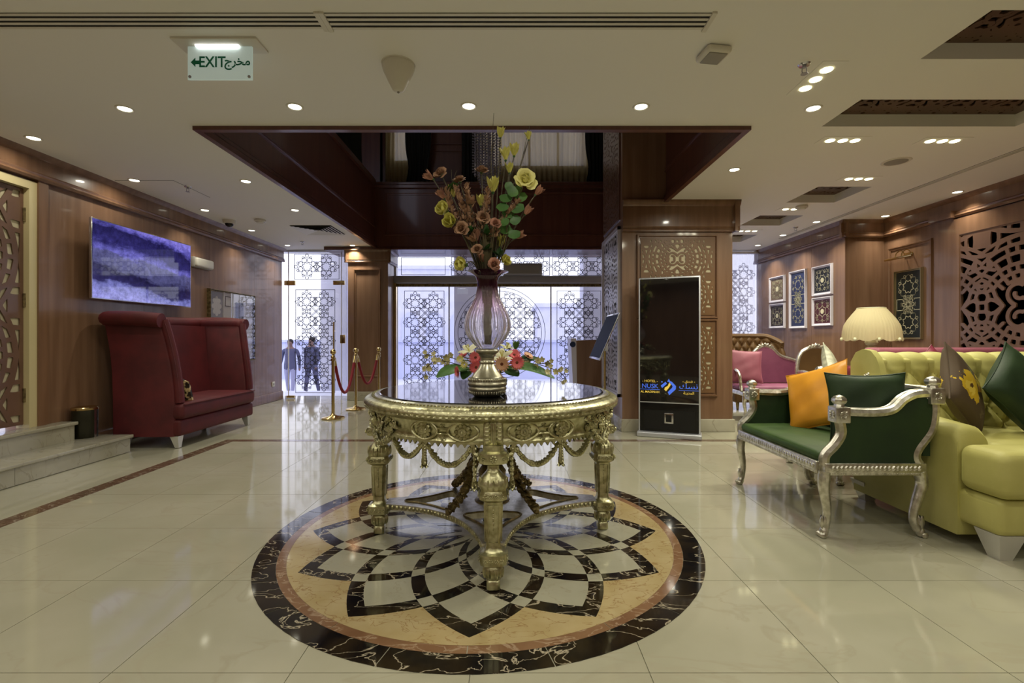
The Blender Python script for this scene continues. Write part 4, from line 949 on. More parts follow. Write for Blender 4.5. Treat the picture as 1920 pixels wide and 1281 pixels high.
def basis(d):
    """matrix whose +z looks along d"""
    return Vector(d).normalized().to_track_quat('Z', 'Y').to_matrix().to_4x4()
def flower_thing(name, label, px, py, Y, kind, r, m, face, group, leaves=0):
    p = at(px, py, Y); t = thing(name, label, 'flower', (VX, VY, VZ), 0, group); q = p - Vector((VX, VY, VZ)); g = random.Random(px * 7 + py)
    a = g.uniform(0, 6.28); rr = g.uniform(.006, .02); mouth = Vector((q.x, q.y, 0)); mouth = mouth.normalized() * min(.036, mouth.length) if mouth.length > 1e-6 else mouth
    P = bez([(rr * math.cos(a), rr * math.sin(a), .262), (mouth.x * .7, mouth.y * .7, .56), tuple(q * .55 + Vector((mouth.x * .4, mouth.y * .4, .31))), tuple(q)], 6)
    sb = MB().tube(P, .0028, 5); sb.build('stem', 'stem', t)
    hm = MB(); M = T(*q) @ basis(face)
    kind(hm, M, r); hm.build('bloom', m, t, 60)
    if kind in (head_rose, head_bud, head_magnolia):
        c = MB(); c.ell((0, 0, -r * .1), r * .28, r * .28, r * .3, 7, 4, M); c.build('calyx', 'leaf_dark', t)
    for k in range(leaves):
        lm = MB(); u = P[-4 - 3 * k]; round_leaf(lm, T(*u) @ RZ(k * 2.2 + px) @ RX(R(25)), .06); lm.build('leaf', 'leaf_dark', t, 60)
    return t
G1, G2, G3 = 'dried brown flowers in the tall vase', 'yellow flowers in the tall vase', 'dried buds in the tall vase'
UPF = (0, -.5, 1); FR = (0, -1, .35)
flower_thing('yellow_rose', 'big pale yellow rose at the edge of the vase bouquet', 984, 340, 2.42, head_rose, .057, 'rose_yellow', (.15, -1, .3), G2, 0)
flower_thing('dried_rose', 'dried brown rose highest on the side of the yellow magnolias', 827, 327, 2.45, head_rose, .036, 'dried_brown', (-.4, -.8, .5), G1, 1)
flower_thing('dried_rose', 'ragged dried rose between brown plumes and dark drape', 862, 340, 2.50, head_rose, .034, 'dried_brown', (-.2, -.5, .8), G1)
flower_thing('dried_rose', 'dried rose in front of the hanging bead strings', 903, 322, 2.52, head_rose, .036, 'dried_brown', (0, -.6, .8), G1)
flower_thing('dried_rose', 'tan dried rose low in the bouquet below the brown plumes', 866, 430, 2.38, head_rose, .036, 'dried_brown', (-.2, -1, .2), G1, 1)
flower_thing('dried_rose', 'dusty brown dried rose in the middle of the bouquet', 906, 410, 2.40, head_rose, .034, 'dried_brown', FR, G1)
flower_thing('dried_rose', 'small pinkish dried rose beside the round green leaves', 929, 420, 2.37, head_rose, .027, 'dried_pink', FR, G1)
flower_thing('dried_rose', 'dried rose resting on the rim of the vase', 926, 497, 2.36, head_rose, .032, 'dried_pink', (.1, -1, .2), G1)
flower_thing('dried_rose', 'dried brown rose lying just above the vase rim', 895, 470, 2.37, head_rose, .030, 'dried_brown', (-.1, -1, .5), G1)
flower_thing('yellow_magnolia', 'open pale yellow magnolia, upper of the pair', 836, 396, 2.40, head_magnolia, .042, 'bud_yellow', (-.6, -.9, .3), G2)
flower_thing('yellow_magnolia', 'open pale yellow magnolia, lower of the pair', 848, 418, 2.38, head_magnolia, .042, 'bud_yellow', (-.4, -1, .1), G2)
flower_thing('yellow_magnolia', 'yellow magnolia drooping over the vase rim', 872, 497, 2.36, head_magnolia, .040, 'bud_yellow', (-.9, -.7, .0), G2)
flower_thing('yellow_magnolia', 'small yellow magnolia over the rim on the side of the grey box', 944, 490, 2.38, head_magnolia, .030, 'bud_yellow', (.7, -.8, .1), G2)
for x, y, r, lab in ((938, 250, .022, 'single yellow bud at the very top of the bouquet'), (991, 254, .017, 'small yellow bud on a thin outer twig'), (948, 292, .026, 'yellow bud cluster below the topmost bud, first bloom'), (964, 284, .026, 'yellow bud cluster below the topmost bud, pointed bloom'), (955, 316, .021, 'yellow bud hanging below the bud cluster'),
                     (924, 352, .032, 'plump yellow bud in front of the bead strings'), (901, 378, .024, 'greenish yellow bud beside the brown plumes'), (938, 455, .026, 'narrow yellow bud deep among the stems'), (849, 362, .026, 'yellow bud behind the dried roses')):
    flower_thing('yellow_bud', lab, x, y + 8, 2.45 + .02 * math.sin(x), head_bud, r, 'bud_yellow', (.1 * math.sin(x), -.25, 1), G2)
for x, y, r, d, lab in ((812, 336, .022, (-1, -.3, .6), 'pinkish dried bud sticking out beside the highest dried rose'), (1004, 365, .022, (.8, -.3, .8), 'dried bud under the big yellow rose'), (984, 402, .022, (.7, -.3, .9), 'dried bud beside the round green leaves'), (968, 446, .021, (.9, -.3, .5), 'dried bud low beside the stems'), (833, 372, .022, (-.6, -.3, .8), 'dried bud above the open magnolias'), (893, 452, .026, (-.1, -.3, 1), 'tall dried bud standing in the bouquet centre'), (905, 492, .02, (-.2, -.5, 1), 'dried bud peeping over the vase rim')):
    flower_thing('dried_bud', lab, x, y, 2.43, head_bud, r, 'dried_pink', d, G3)
def plume(label, pts):
    t = thing('dried_plume', label, 'flower', (VX, VY, VZ), 0, 'dried brown plumes in the tall vase'); P = [at(x, y, 2.42) - Vector((VX, VY, VZ)) for x, y in pts]
    C = bez([(.0, .0, .265), (P[0].x * .25, P[0].y * .3, .57)] + [tuple(p) for p in P], 8); MB().tube(C, .003, 5).build('stem', 'stem', t)
    m = MB(); g = random.Random(len(label)); S_ = C[-17:]
    for i in range(150):
        u = g.random(); p = S_[int(u * (len(S_) - 1))]; a = g.uniform(0, 6.28); rr = .022 * (1 - .55 * u); petal(m, T(*p) @ RZ(a) @ T(0, rr * g.random(), 0) @ RX(R(g.uniform(20, 70))), g.uniform(.014, .024), .006, .2, .5, 2, 2)
    m.build('florets', 'dried_brown', t, 60)['kind'] = 'stuff'
plume('feathery brown plume beside the ragged dried rose', [(874, 420), (866, 385), (852, 348)]); plume('feathery brown plume standing against the bead strings', [(884, 425), (880, 385), (874, 345)])
for lab, pts in (('feathery brown plume leaning out above the open magnolias', [(866, 430), (845, 390), (836, 350)]), ('feathery brown plume standing behind the plump yellow bud', [(905, 430), (912, 390), (915, 350)]), ('feathery brown plume leaning towards the big yellow rose', [(925, 445), (945, 410), (975, 375)])): plume(lab, pts)
fg = random.Random(11)
for k in range(16):                                                # crumpled dry leaves that fill out the bouquet
    x, y = fg.uniform(858, 965), fg.uniform(365, 490); x = 912 + (x - 912) * (1.15 - .75 * (y - 365) / 125); t = thing('dry_leaf_sprig', 'crumpled brown leaf sprig filling the middle of the bouquet', 'leaf', (VX, VY, VZ), 0, 'dry leaf sprigs in the tall vase'); q = at(x, y, 2.40 + .1 * fg.random()) - Vector((VX, VY, VZ))
    MB().tube(bez([(.004 * math.cos(k), .004 * math.sin(k), .265), (q.x * .25, q.y * .25, .58), tuple(q)], 6), .0024, 5).build('stem', 'stem', t); m = MB()
    for i in range(7): petal(m, T(*q) @ RZ(fg.uniform(0, 6)) @ RX(R(fg.uniform(10, 80))), fg.uniform(.03, .055), .014, fg.uniform(-.3, .4), .6, 4, 3, end=1.)
    m.build('leaves', fg.choice(('dried_brown', 'dried_brown', 'leaf_dark', 'stem')), t, 60)
gl = thing('leafy_branch', 'branch of round green leaves under the big yellow rose', 'branch', (VX, VY, VZ)); P = [at(x, y, 2.42) - Vector((VX, VY, VZ)) for x, y in ((948, 455), (950, 410), (960, 360))]
MB().tube(bez([(.01, 0, .265), (.02, -.01, .57)] + [tuple(p) for p in P], 6), .003, 5).build('stem', 'stem', gl)
for k, (x, y, a, L) in enumerate([(962, 362, 20, .06), (950, 372, 110, .06), (975, 372, -60, .06), (944, 388, 130, .06), (968, 392, -80, .065), (955, 402, 70, .06), (945, 415, 150, .06), (965, 415, -40, .055), (950, 430, 120, .065), (962, 440, -100, .06), (955, 352, 10, .05), (970, 358, -30, .05)]):
    q = at(x, y, 2.40 + .015 * (k % 3)) - Vector((VX, VY, VZ)); m = MB(); round_leaf(m, T(*q) @ RX(R(65)) @ RZ(R(a)) @ T(0, -L * .4, 0), L); m.build('leaf', 'leaf', gl, 60)
for lab, pts in (('bare thin twig rising highest from the bouquet', [(922, 400), (921, 300), (926, 212)]), ('forked bare twig beside the outer yellow bud', [(945, 400), (975, 310), (993, 236)]), ('short bare twig behind the dried roses', [(900, 420), (852, 350), (846, 318)])):
    t = thing('bare_twig', lab, 'twig', (VX, VY, VZ), 0, 'bare twigs in the tall vase'); P = [tuple(at(x, y, 2.46) - Vector((VX, VY, VZ))) for x, y in pts]; C = bez([(.0, .01, .265), (.0, .01, .57)] + P, 6)
    MB().tube(C, [.003 - .002 * i / len(C) for i in range(len(C))], 5).build('stem', 'stem', t); c = Vector(C[-6]); MB().tube([c, c + Vector((.02, 0, .06))], .0012, 4).build('side_shoot', 'stem', t)
gs = random.Random(5)
for k in range(16):                                                # bundle of dark stalks and blades that fills the neck
    a = k * 2.4; t = thing('dry_stalk', 'dark dried stalk in the dense bundle at the vase neck', 'stalk', (VX, VY, VZ), 0, 'dark dried stalks in the vase neck'); r0 = .008 + .010 * gs.random(); r1 = .03 * math.sqrt((k + 1) / 16); h = .80 + .2 * gs.random(); r2 = r1 * 2.6
    C = bez([(r0 * math.cos(a), r0 * math.sin(a), .264), (r1 * math.cos(a), r1 * math.sin(a), .60), (r2 * math.cos(a), r2 * math.sin(a), h)], 6); MB().tube(C, [.0045] * 7 + [.004 - .0006 * i for i in range(len(C) - 7)], 5).build('stem', 'stem', t)
    m = MB(); petal(m, T(*C[7]) @ RZ(a - PI / 2) @ RX(R(78)), .13, .012, .1, .6, 5, 2); m.build('blade', 'stem', t, 60)
# --- low arrangement behind the vase
AX, AY, AZ = -.115, 2.74, ZG + .0035
bw = thing('flower_bowl', 'low dark bowl of flowers behind the vase foot', 'bowl', (AX, AY, AZ)); MB().lathe([(0, 0), (.06, 0), (.085, .03), (.09, .06), (.082, .06), (.06, .02), (0, .015)], 24).build('bowl', 'black_gloss', bw); MB().ell((0, 0, .05), .078, .078, .04, 14, 6).build('foam', 'leaf_dark', bw)
def low(name, label, px, py, Y, kind, r, m, face, group, extra=None, cat='flower'):
    p = at(px, py, Y) - Vector((AX, AY, AZ)); t = thing(name, label, cat, (AX, AY, AZ), 0, group)
    d0 = Vector((p.x, p.y, 0)); d0 = d0.normalized() * .05 if d0.length > .05 else d0; MB().tube(bez([(d0.x * .5, d0.y * .5, .075), (p.x * .6, p.y * .6, p.z * .55 + .06), tuple(p - Vector(face).normalized() * .01)], 5), .003, 5).build('stem', 'leaf_dark', t)
    hm = MB(); M = T(*p) @ basis(face); kind(hm, M, r); hm.build('petals', m, t, 60)
    if extra: e_ = MB(); extra(e_, M, r); e_.build('flower_centre', 'gerbera_eye' if kind is head_gerbera else 'bud_yellow', t, 60)
    return t
eye = lambda m, M, r: m.ell((0, 0, .003), r * .24, r * .24, r * .12, 10, 4, M)
def stam(m, M, r):
    for k in range(6): m.tube([M @ Vector((0, 0, 0)), M @ Vector((.2 * r * math.cos(k), .2 * r * math.sin(k), r * .9))], .0012, 4); m.ell((.2 * r * math.cos(k), .2 * r * math.sin(k), r * .9), .003, .003, .006, 5, 3, M)
GG = 'gerberas in the low arrangement'
for x, y, Y, r, m_, f, lab in ((859, 697, 2.60, .034, 'gerbera_pink', (-.9, -.4, -.1), 'pink gerbera hanging low over the broad leaf'), (892, 671, 2.62, .038, 'gerbera_pink', (-.3, -1, .4), 'pink gerbera beside the vase neck, upper of two'), (893, 689, 2.60, .038, 'gerbera_pink', (-.2, -1, .0), 'pink gerbera beside the vase neck, lower of two'),
                               (941, 683, 2.58, .042, 'gerbera_peach', (-.05, -1, .05), 'peach gerbera with a dark eye beside the vase neck'), (969, 680, 2.60, .040, 'gerbera_pink', (.2, -1, .0), 'bright pink gerbera facing the room'), (964, 666, 2.68, .038, 'gerbera_pink', (.2, -.8, .6), 'pink gerbera behind the bright one'), (990, 668, 2.76, .032, 'gerbera_peach', (.5, -.4, .9), 'dusky peach flower seen from the side'), (868, 668, 2.74, .030, 'gerbera_pink', (-.5, -.5, .8), 'pink gerbera tucked behind yellow green blooms')):
    low('gerbera', lab, x, y, Y, head_gerbera, r, m_, f, GG, eye)
for x, y, Y, r, f, lab in ((880, 660, 2.72, .045, (-.3, -.5, 1), 'white lily beside the vase neck on the side of the pink pair'), (941, 672, 2.66, .050, (0, -.7, 1), 'cream lily above the peach gerbera'), (950, 655, 2.76, .040, (.2, -.2, 1), 'cream lily half hidden by the glass')):
    low('lily', lab, x, y, Y, head_lily, r, 'lily_white', f, 'lilies in the low arrangement', stam)
for x, y, lab in ((863, 674, 'small yellow green bloom among the leaves'), (871, 684, 'small yellow green bloom under the lily')): low('chrysanthemum', lab, x, y, 2.62, lambda m, M, r: head_gerbera(m, M, r, 12), .024, 'bud_yellow', (-.3, -1, .3), 'small yellow green blooms')
low('green_bud', 'upright pointed green bud behind the pink gerberas', 966, 655, 2.75, head_bud, .02, 'leaf', (.15, 0, 1), None, cat='bud')
def broad(label, pts, w, m='leaf'):
    t = thing('broad_leaf', label, 'leaf', (AX, AY, AZ), 0, 'broad green leaves in the low arrangement'); C = bez([tuple(at(*p) - Vector((AX, AY, AZ))) for p in pts], 6); mb = MB(); n = len(C) - 1
    def fn(u, v):
        i = min(n - 1, int(u * n)); p = C[i].lerp(C[i + 1], u * n - i); d = (C[i + 1] - C[i]).normalized(); s_ = (v - .5) * 2; side = d.cross(Vector((0, -.6, .8))).normalized(); ww = w * math.sin(PI * min(1, u * .92 + .05)) ** .7
        return p + side * ww * s_ + Vector((0, -.1, .8)) * ww * .35 * abs(s_)
    mb.grid(fn, n, 4); mb.build('blade', m, t, 60); MB().tube([Vector((0, 0, .07))] + [C[0].lerp(Vector((0, 0, .07)), .4), C[0]], .003, 5).build('stalk', 'leaf_dark', t)
broad('broad glossy leaf lying out over the table edge side with the hanging gerbera', [(880, 692, 2.70), (855, 694, 2.66), (835, 700, 2.64), (819, 708, 2.62)], .042)
broad('long green leaf drooping below the bright pink gerbera', [(950, 690, 2.70), (985, 690, 2.68), (1012, 697, 2.68), (1040, 710, 2.70)], .036)
broad('dark leaf pressed behind the peach gerbera', [(945, 690, 2.74), (960, 700, 2.70), (972, 706, 2.66)], .036, 'leaf_dark'); broad('dark leaf behind the pink pair of gerberas', [(885, 690, 2.74), (875, 700, 2.68), (868, 712, 2.64)], .034, 'leaf_dark')
broad('dark leaf raised beside the dusky peach flower', [(960, 690, 2.76), (985, 676, 2.76), (1008, 672, 2.78)], .034, 'leaf_dark')
def spray(label, pts, n, seed):
    t = thing('orchid_spray', label, 'orchid spray', (AX, AY, AZ), 0, 'cream orchid sprays in the low arrangement'); C = bez([(0, 0, .08)] + [tuple(at(*p) - Vector((AX, AY, AZ))) for p in pts], 7); MB().tube(C, .0022, 5).build('stem', 'stem', t); g = random.Random(seed)
    for k in range(n):
        p = C[int((.35 + .65 * k / (n - 1)) * (len(C) - 1))] + Vector((g.uniform(-.02, .02), g.uniform(-.02, .02), g.uniform(-.035, .03))); m = MB(); M = T(*p) @ basis((g.uniform(-.6, .6), -1, g.uniform(-.3, .5))); r = g.uniform(.017, .024) * (1 - .35 * k / n)
        for q in range(5): petal(m, M @ RZ(q * 1.257) @ RX(R(15)), r, r * .38, .1, .5, 3, 2)
        o = m.build('orchid_bloom', 'orchid_cream', t, 60); MB().tube([C[int((.35 + .65 * k / (n - 1)) * (len(C) - 1))], p], .0012, 4).build('pedicel', 'stem', o)
spray('cream orchid spray reaching out over the broad leaf, upper stem', [(850, 672, 2.72), (820, 668, 2.72), (795, 664, 2.72)], 9, 1); spray('cream orchid spray hanging down at the end, lower stem', [(845, 680, 2.68), (815, 678, 2.66), (798, 692, 2.65), (799, 706, 2.64)], 9, 2)
spray('cream orchid spray beyond the long drooping leaf, upper stem', [(985, 676, 2.72), (1015, 682, 2.70), (1032, 676, 2.70)], 8, 3); spray('cream orchid spray at the outer end of the drooping leaf', [(995, 684, 2.72), (1030, 690, 2.70), (1052, 700, 2.70), (1062, 712, 2.70)], 9, 4)

# ================================================================ LEFT SIDE
def pillow_mesh(name, w, h, t, m, n=16, wr=.0, seed=1):
    """stuffed square cushion in its own XY plane, thick along z"""
    g = random.Random(seed); ph = [g.uniform(0, 6) for _ in range(4)]
    def fn(s_):
        def f(u, v):
            x, y = 2 * u - 1, 2 * v - 1; q = max(0., (1 - x * x) * (1 - y * y)); k = 1 - .10 * (1 - abs(y) ** 2) * abs(x) ** 6 ; k2 = 1 - .10 * (1 - abs(x) ** 2) * abs(y) ** 6
            z = t / 2 * q ** .42 + wr * q * (math.sin(7 * x + 3 * y + ph[0]) + math.sin(9 * y - 5 * x + ph[1]))
            return (x * w / 2 * k, y * h / 2 * k2, s_ * z)
        return f
    mb = MB(); mb.grid(fn(1), n, n); mb.grid(fn(-1), n, n, None, True)
    e = [(w / 2 * x * (1 - .10 * (1 - abs(y) ** 2) * abs(x) ** 6), h / 2 * y * (1 - .10 * (1 - abs(x) ** 2) * abs(y) ** 6), 0) for x, y in [(-1 + .2 * i, -1) for i in range(10)] + [(1, -1 + .2 * i) for i in range(10)] + [(1 - .2 * i, 1) for i in range(10)] + [(-1, 1 - .2 * i) for i in range(10)]]
    return mb.mesh(name, m, 70), e
def pillow(label, w, h, t, m, M, group=None, wr=.004, pipe=None, seed=1):
    o = thing('cushion', label, 'cushion'); o.matrix_world = M if isinstance(M, Matrix) else M; me, e = pillow_mesh('cover', w, h, t, m, wr=wr, seed=seed); link('cover', me, o)
    MB().tube(e, .0045, 5, True).build('piping', pipe or m, o)
    if group: o['group'] = group
    return o
# --- high-backed red settee, facing the hall; local x = along the wall (world y), local y = towards the wall
st = thing('high_back_settee', 'dark red velvet settee with high wings and a rolled top', 'settee', (-3.37, 5.55, 0), R(90))
# local frame: +x = world +Y, +y = world -X (towards the wall); front at y = 0
LX = .70
def wing_y(z): return .02 + .13 * max(0, (z - .46) / .86) ** 1.4              # front edge leans back as it rises
WT = .10
for s_ in (-1, 1):
    rings = []
    for z in (.12, .30, .46, .6, .75, .9, 1.05, 1.18, 1.27):
        y0, y1 = (.05 if z < .46 else wing_y(z) + .02), .66 + .05 * (z / 1.27) ** 3; fl = .05 * max(0, (z - .7) / .6) ** 2; a, b = LX - WT + fl, LX + fl
        rings.append([(s_ * x, y, z) for x, y in ((a, y1), (a, y0 + .02), (a + .02, y0), (b - .02, y0), (b, y0 + .02), (b, y1))])
    m = MB().loft(rings, True, True); me = m.mesh('wing', 'red_velvet', 50); fix_normals(me); link('wing', me, st)
    pts = [(s_ * (LX - WT / 2 + .05 * max(0, (z - .7) / .6) ** 2), wing_y(z) + .005, z) for z in np.linspace(.46, 1.30, 14)]; pp = MB(); pp.tube(pts, .042, 10); pp.build('wing_front_roll', 'red_velvet', st)
    for dx in (-.035, .035): MB().tube([(x + s_ * dx, y - .026, z) for x, y, z in pts], .006, 5).build('welt', 'red_velvet', st)
back = MB(); rings = []
for z in (.12, .46, .7, .9, 1.1, 1.27):
    y0, y1 = .50 + .08 * (z - .46), .66 + .06 * (z / 1.27) ** 3; rings.append([(-LX + WT, y0, z), (LX - WT, y0, z), (LX - .01, y1, z), (-LX + .01, y1, z)])
me = back.loft(rings).mesh('backrest', 'red_velvet', 50); fix_normals(me); link('backrest', me, st)
cr = [(-LX - .06, .13, 1.295), (-LX - .075, .35, 1.315), (-LX - .07, .58, 1.32), (-LX - .02, .70, 1.315), (-LX + .2, .725, 1.305), (0, .73, 1.295), (LX - .2, .725, 1.305), (LX + .02, .70, 1.315), (LX + .07, .58, 1.32), (LX + .075, .35, 1.315), (LX + .06, .13, 1.295)]
MB().tube(bez(cr, 5), .072, 12).build('rolled_top', 'red_velvet', st)
top = MB()
for s_ in (-1, 1): top.rbox(min(s_ * (LX - .06), s_ * (LX + .05)), max(s_ * (LX - .06), s_ * (LX + .05)), .14, .68, 1.24, 1.36, .05, 4)
top.build('top_padding', 'red_velvet', st)['kind'] = 'stuff'
MB().rbox(-LX + .010, LX - .010, -.01, .60, .12, .285, .03, 4).build('seat_base', 'red_velvet', st)
MB().rbox(-LX + .006, LX - .006, -.035, .56, .288, .455, .05, 5, puff=.012).build('seat_cushion', 'red_velvet', st)
MB().tube([(-LX + .03, -.034, .44), (LX - .03, -.034, .44)], .007, 6).build('welt', 'red_velvet', st)
for x, y in ((-LX + .06, .06), (LX - .06, .06), (-LX + .06, .58), (LX - .06, .58)):
    MB().loft([[(x + a * q, y + b * q - (.0 if y > .3 else .015) * (1 - k), z) for a, b in ((-1, -1), (1, -1), (1, 1), (-1, 1))] for q, z, k in ((.020, 0, 0), (.042, .12, 1))]).build('leg', 'pale_silver', st, 20)
mat('leopard', (214, 190, 140), .6, col2=(40, 26, 18), scale=16, lo=.47, hi=.53, detail=2)
pillow('leopard print cushion in the corner of the red settee', .34, .34, .12, 'leopard', T(-3.545, 5.10, .575) @ RZ(R(160)) @ RX(R(62)) @ RZ(R(20)))
# --- waste bin on the lower step
bn = thing('waste_bin', 'dark metal waste bin with a brass rim standing on the lower step', 'bin', (-4.118, 4.628, .165)); MB().lathe([(0, 0), (.095, 0), (.098, .004), (.10, .26), (.097, .27), (.09, .262), (.088, .02), (0, .016)], 28).build('body', 'bin_dark', bn); MB().lathe([(.088, .262), (.098, .262), (.105, .268), (.105, .284), (.098, .292), (.086, .286)], 28).build('rim', 'brass', bn)
MB().box(.0985, .1015, -.012, .012, .0, .27).build('seam_strip', 'chrome', bn, 0)
# --- television
def screen_mat():
    m = bpy.data.materials.new('screen_picture'); m.use_nodes = True; nt = m.node_tree; N = nt.nodes.new; L = nt.links.new; b = nt.nodes['Principled BSDF']
    tc = N('ShaderNodeTexCoord'); sp = N('ShaderNodeSeparateXYZ'); L(tc.outputs['Object'], sp.inputs[0])
    n = N('ShaderNodeTexNoise'); n.inputs['Scale'].default_value = 2.2; n.inputs['Detail'].default_value = 7; n.inputs['Roughness'].default_value = .7
    mp = N('ShaderNodeMapping'); mp.inputs['Scale'].default_value = (1, .8, 2.2); L(tc.outputs['Object'], mp.inputs[0]); L(mp.outputs[0], n.inputs['Vector'])
    # bands of the picture: bright ground, dark crowd, pale hall, dark roof, bright sky corner
    ad = N('ShaderNodeMath'); ad.operation = 'MULTIPLY_ADD'; ad.inputs[1].default_value = .34; L(n.outputs[0], ad.inputs[0]); tl = N('ShaderNodeMath'); tl.operation = 'MULTIPLY_ADD'; tl.inputs[1].default_value = .10; L(sp.outputs[1], tl.inputs[0]); L(sp.outputs[2], tl.inputs[2]); L(tl.outputs[0], ad.inputs[2])
    mr = N('ShaderNodeMapRange'); mr.inputs[1].default_value = -.21; mr.inputs[2].default_value = .56; L(ad.outputs[0], mr.inputs[0])
    r = N('ShaderNodeValToRGB'); e = r.color_ramp.elements
    e[0].position = 0; e[0].color = lin((150, 150, 220)); e[1].position = 1; e[1].color = lin((140, 130, 225))
    for p, c in ((.12, (120, 122, 190)), (.17, (50, 46, 96)), (.30, (34, 30, 70)), (.36, (80, 80, 124)), (.54, (92, 92, 140)), (.58, (112, 108, 196)), (.68, (50, 46, 110)), (.86, (36, 32, 84)), (.92, (96, 90, 180))):
        x = e.new(p); x.color = lin(c)
    L(mr.outputs[0], r.inputs[0]); n2 = N('ShaderNodeTexNoise'); n2.inputs['Scale'].default_value = 15; n2.inputs['Detail'].default_value = 8; n2.inputs['Roughness'].default_value = .75; L(tc.outputs['Object'], n2.inputs['Vector'])
    r2 = N('ShaderNodeValToRGB'); r2.color_ramp.elements[0].position = .35; r2.color_ramp.elements[1].position = .65; r2.color_ramp.elements[0].color = (.45, .45, .5, 1); r2.color_ramp.elements[1].color = (1.25, 1.25, 1.3, 1); L(n2.outputs[0], r2.inputs[0])
    mx = N('ShaderNodeMix'); mx.data_type = 'RGBA'; mx.blend_type = 'MULTIPLY'; mx.inputs[0].default_value = 1; L(r.outputs[0], mx.inputs[6]); L(r2.outputs[0], mx.inputs[7])
    b.inputs['Base Color'].default_value = (.004, .004, .006, 1); b.inputs['Roughness'].default_value = .03; L(mx.outputs[2], b.inputs['Emission Color']); b.inputs['Emission Strength'].default_value = .75; MATS['screen_picture'] = m
screen_mat()
tv = thing('television', 'wall mounted television glowing with a blue picture', 'television', (-4.10, 5.405, 1.905))
MB().rbox(-.028, .0, -.725, .725, -.398, .398, .006).build('bezel', 'chrome', tv); MB().box(-.001, .0022, -.714, .714, -.386, .388).build('screen', 'screen_picture', tv, 0); MB().rbox(-.09, -.028, -.5, .5, -.25, .25, .02).build('rear_housing', 'black', tv); MB().box(-.118, -.09, -.2, .2, -.15, .15).build('wall_bracket', 'steel', tv, 0)
el = thing('emergency_light', 'small white emergency light box on the wall beside the television', 'emergency light', (XL, 6.52, 2.13)); MB().rbox(0, .05, -.19, .19, -.07, .07, .012).build('base', 'grey_plastic', el); MB().rbox(.03, .085, -.175, .18, -.058, .058, .02).build('diffuser', 'white_plastic', el)
ds = thing('display_case', 'recessed glazed notice case with white board on the wall', 'display case', (XL, 7.26, 1.287)); MB().box(.0, .012, -.57, .57, -.51, .51).build('white_board', 'white_paint', ds, 0)
ring_frame('case_frame', 0, -.59, .59, -.53, .53, .035, .05, 'bronze', ds, 1); mat('grey_card', (164, 166, 182), .6); MB().box(.012, .016, -.54, -.25, -.5, .5).build('grey_panel', 'grey_card', ds, 0); MB().box(.012, .03, -.25, -.22, -.5, .5).build('divider', 'white_paint', ds, 0)
m = MB()
for k in range(8): a = k * PI / 4; m.lathe([(0, 0), (.035, 0), (.035, .002), (0, .002)], 10, T(.016, -.395 + .08 * math.cos(a), .29 + .11 * math.sin(a)) @ RY(PI / 2))
m.lathe([(0, 0), (.08, 0), (.08, .0025), (0, .0025)], 16, T(.016, -.395, .29) @ RY(PI / 2) @ S(1.3, 1, 1)); m.build('paper_rosette', 'white_paint', ds, 0)['kind'] = 'stuff'
MB().box(.012, .017, -.19, -.05, .30, .45).build('notice', 'black', ds, 0); MB().box(.0165, .019, -.18, -.06, .31, .44).build('notice_sheet', 'white_paint', ds, 0)
mat('case_item', (110, 96, 84), .5, col2=(40, 36, 36), scale=40); MB().rbox(.012, .04, .07, .26, -.35, .38, .012, 4).build('long_dark_case', 'black_gloss', ds); MB().rbox(.038, .046, .105, .225, -.31, .34, .003).build('case_inlay', 'case_item', ds)
MB().box(.048, .051, -.56, .56, -.5, .5).build('front_glass', 'glass_case', ds, 0)
sk = thing('wall_socket', 'small white wall socket low beside the side door', 'socket', (XL, 8.52, .30)); MB().rbox(0, .012, -.045, .045, -.045, .045, .006).build('plate', 'white_plastic', sk); MB().box(.011, .014, -.02, .02, -.015, .015).build('rocker', 'grey_plastic', sk, 0)
# --- rope barrier
def stanchion(x, y, label):
    t = thing('rope_stanchion', label, 'stanchion', (x, y, .001), 0, 'brass rope stanchions'); MB().lathe([(0, 0), (.155, 0), (.155, .012), (.14, .022), (.05, .04), (.028, .06), (.02, .07), (0, .07)], 32).build('base', 'brass', t); MB().lathe([(.0, .06), (.022, .06), (.022, .84), (.03, .845), (.03, .86), (.02, .87), (.014, .885), (0, .885)], 20).build('pole', 'brass', t)
    MB().ell((0, 0, .925), .040, nu=18, nv=10).build('ball_finial', 'brass', t); MB().lathe([(.024, .80), (.034, .80), (.034, .83), (.024, .83)], 16).build('rope_ring', 'brass', t); return t
S1, S2, S3 = (-2.49, 6.68), (-2.445, 7.52), (-2.27, 8.18)
stanchion(*S1, 'polished brass stanchion in front of the glass side door'); stanchion(*S2, 'polished brass stanchion in the middle of the rope barrier'); stanchion(*S3, 'polished brass stanchion closest to the entrance pillar')
def rope(a, b, label, dip):
    A, B = Vector((*a, .815)), Vector((*b, .815)); d = (B - A).normalized(); A = A + d * .045; B = B - d * .045; t = thing('velvet_rope', label, 'rope', A, 0, 'red velvet ropes')
    pts = [(B - A) * u + Vector((0, 0, -dip * 4 * u * (1 - u))) for u in np.linspace(0, 1, 20)]; MB().tube(pts, .021, 10).build('rope', 'rope_red', t)
    for k, s_ in ((0, 1), (-1, -1)):
        p = pts[k]; q = p.lerp(pts[k + s_], .8); MB().tube([p - (q - p) * .3, q], .024, 10).build('end_cap', 'brass', t)
rope(S1, S2, 'dark red velvet rope between the front two stanchions', .50); rope(S2, S3, 'dark red velvet rope between the rear two stanchions', .44)
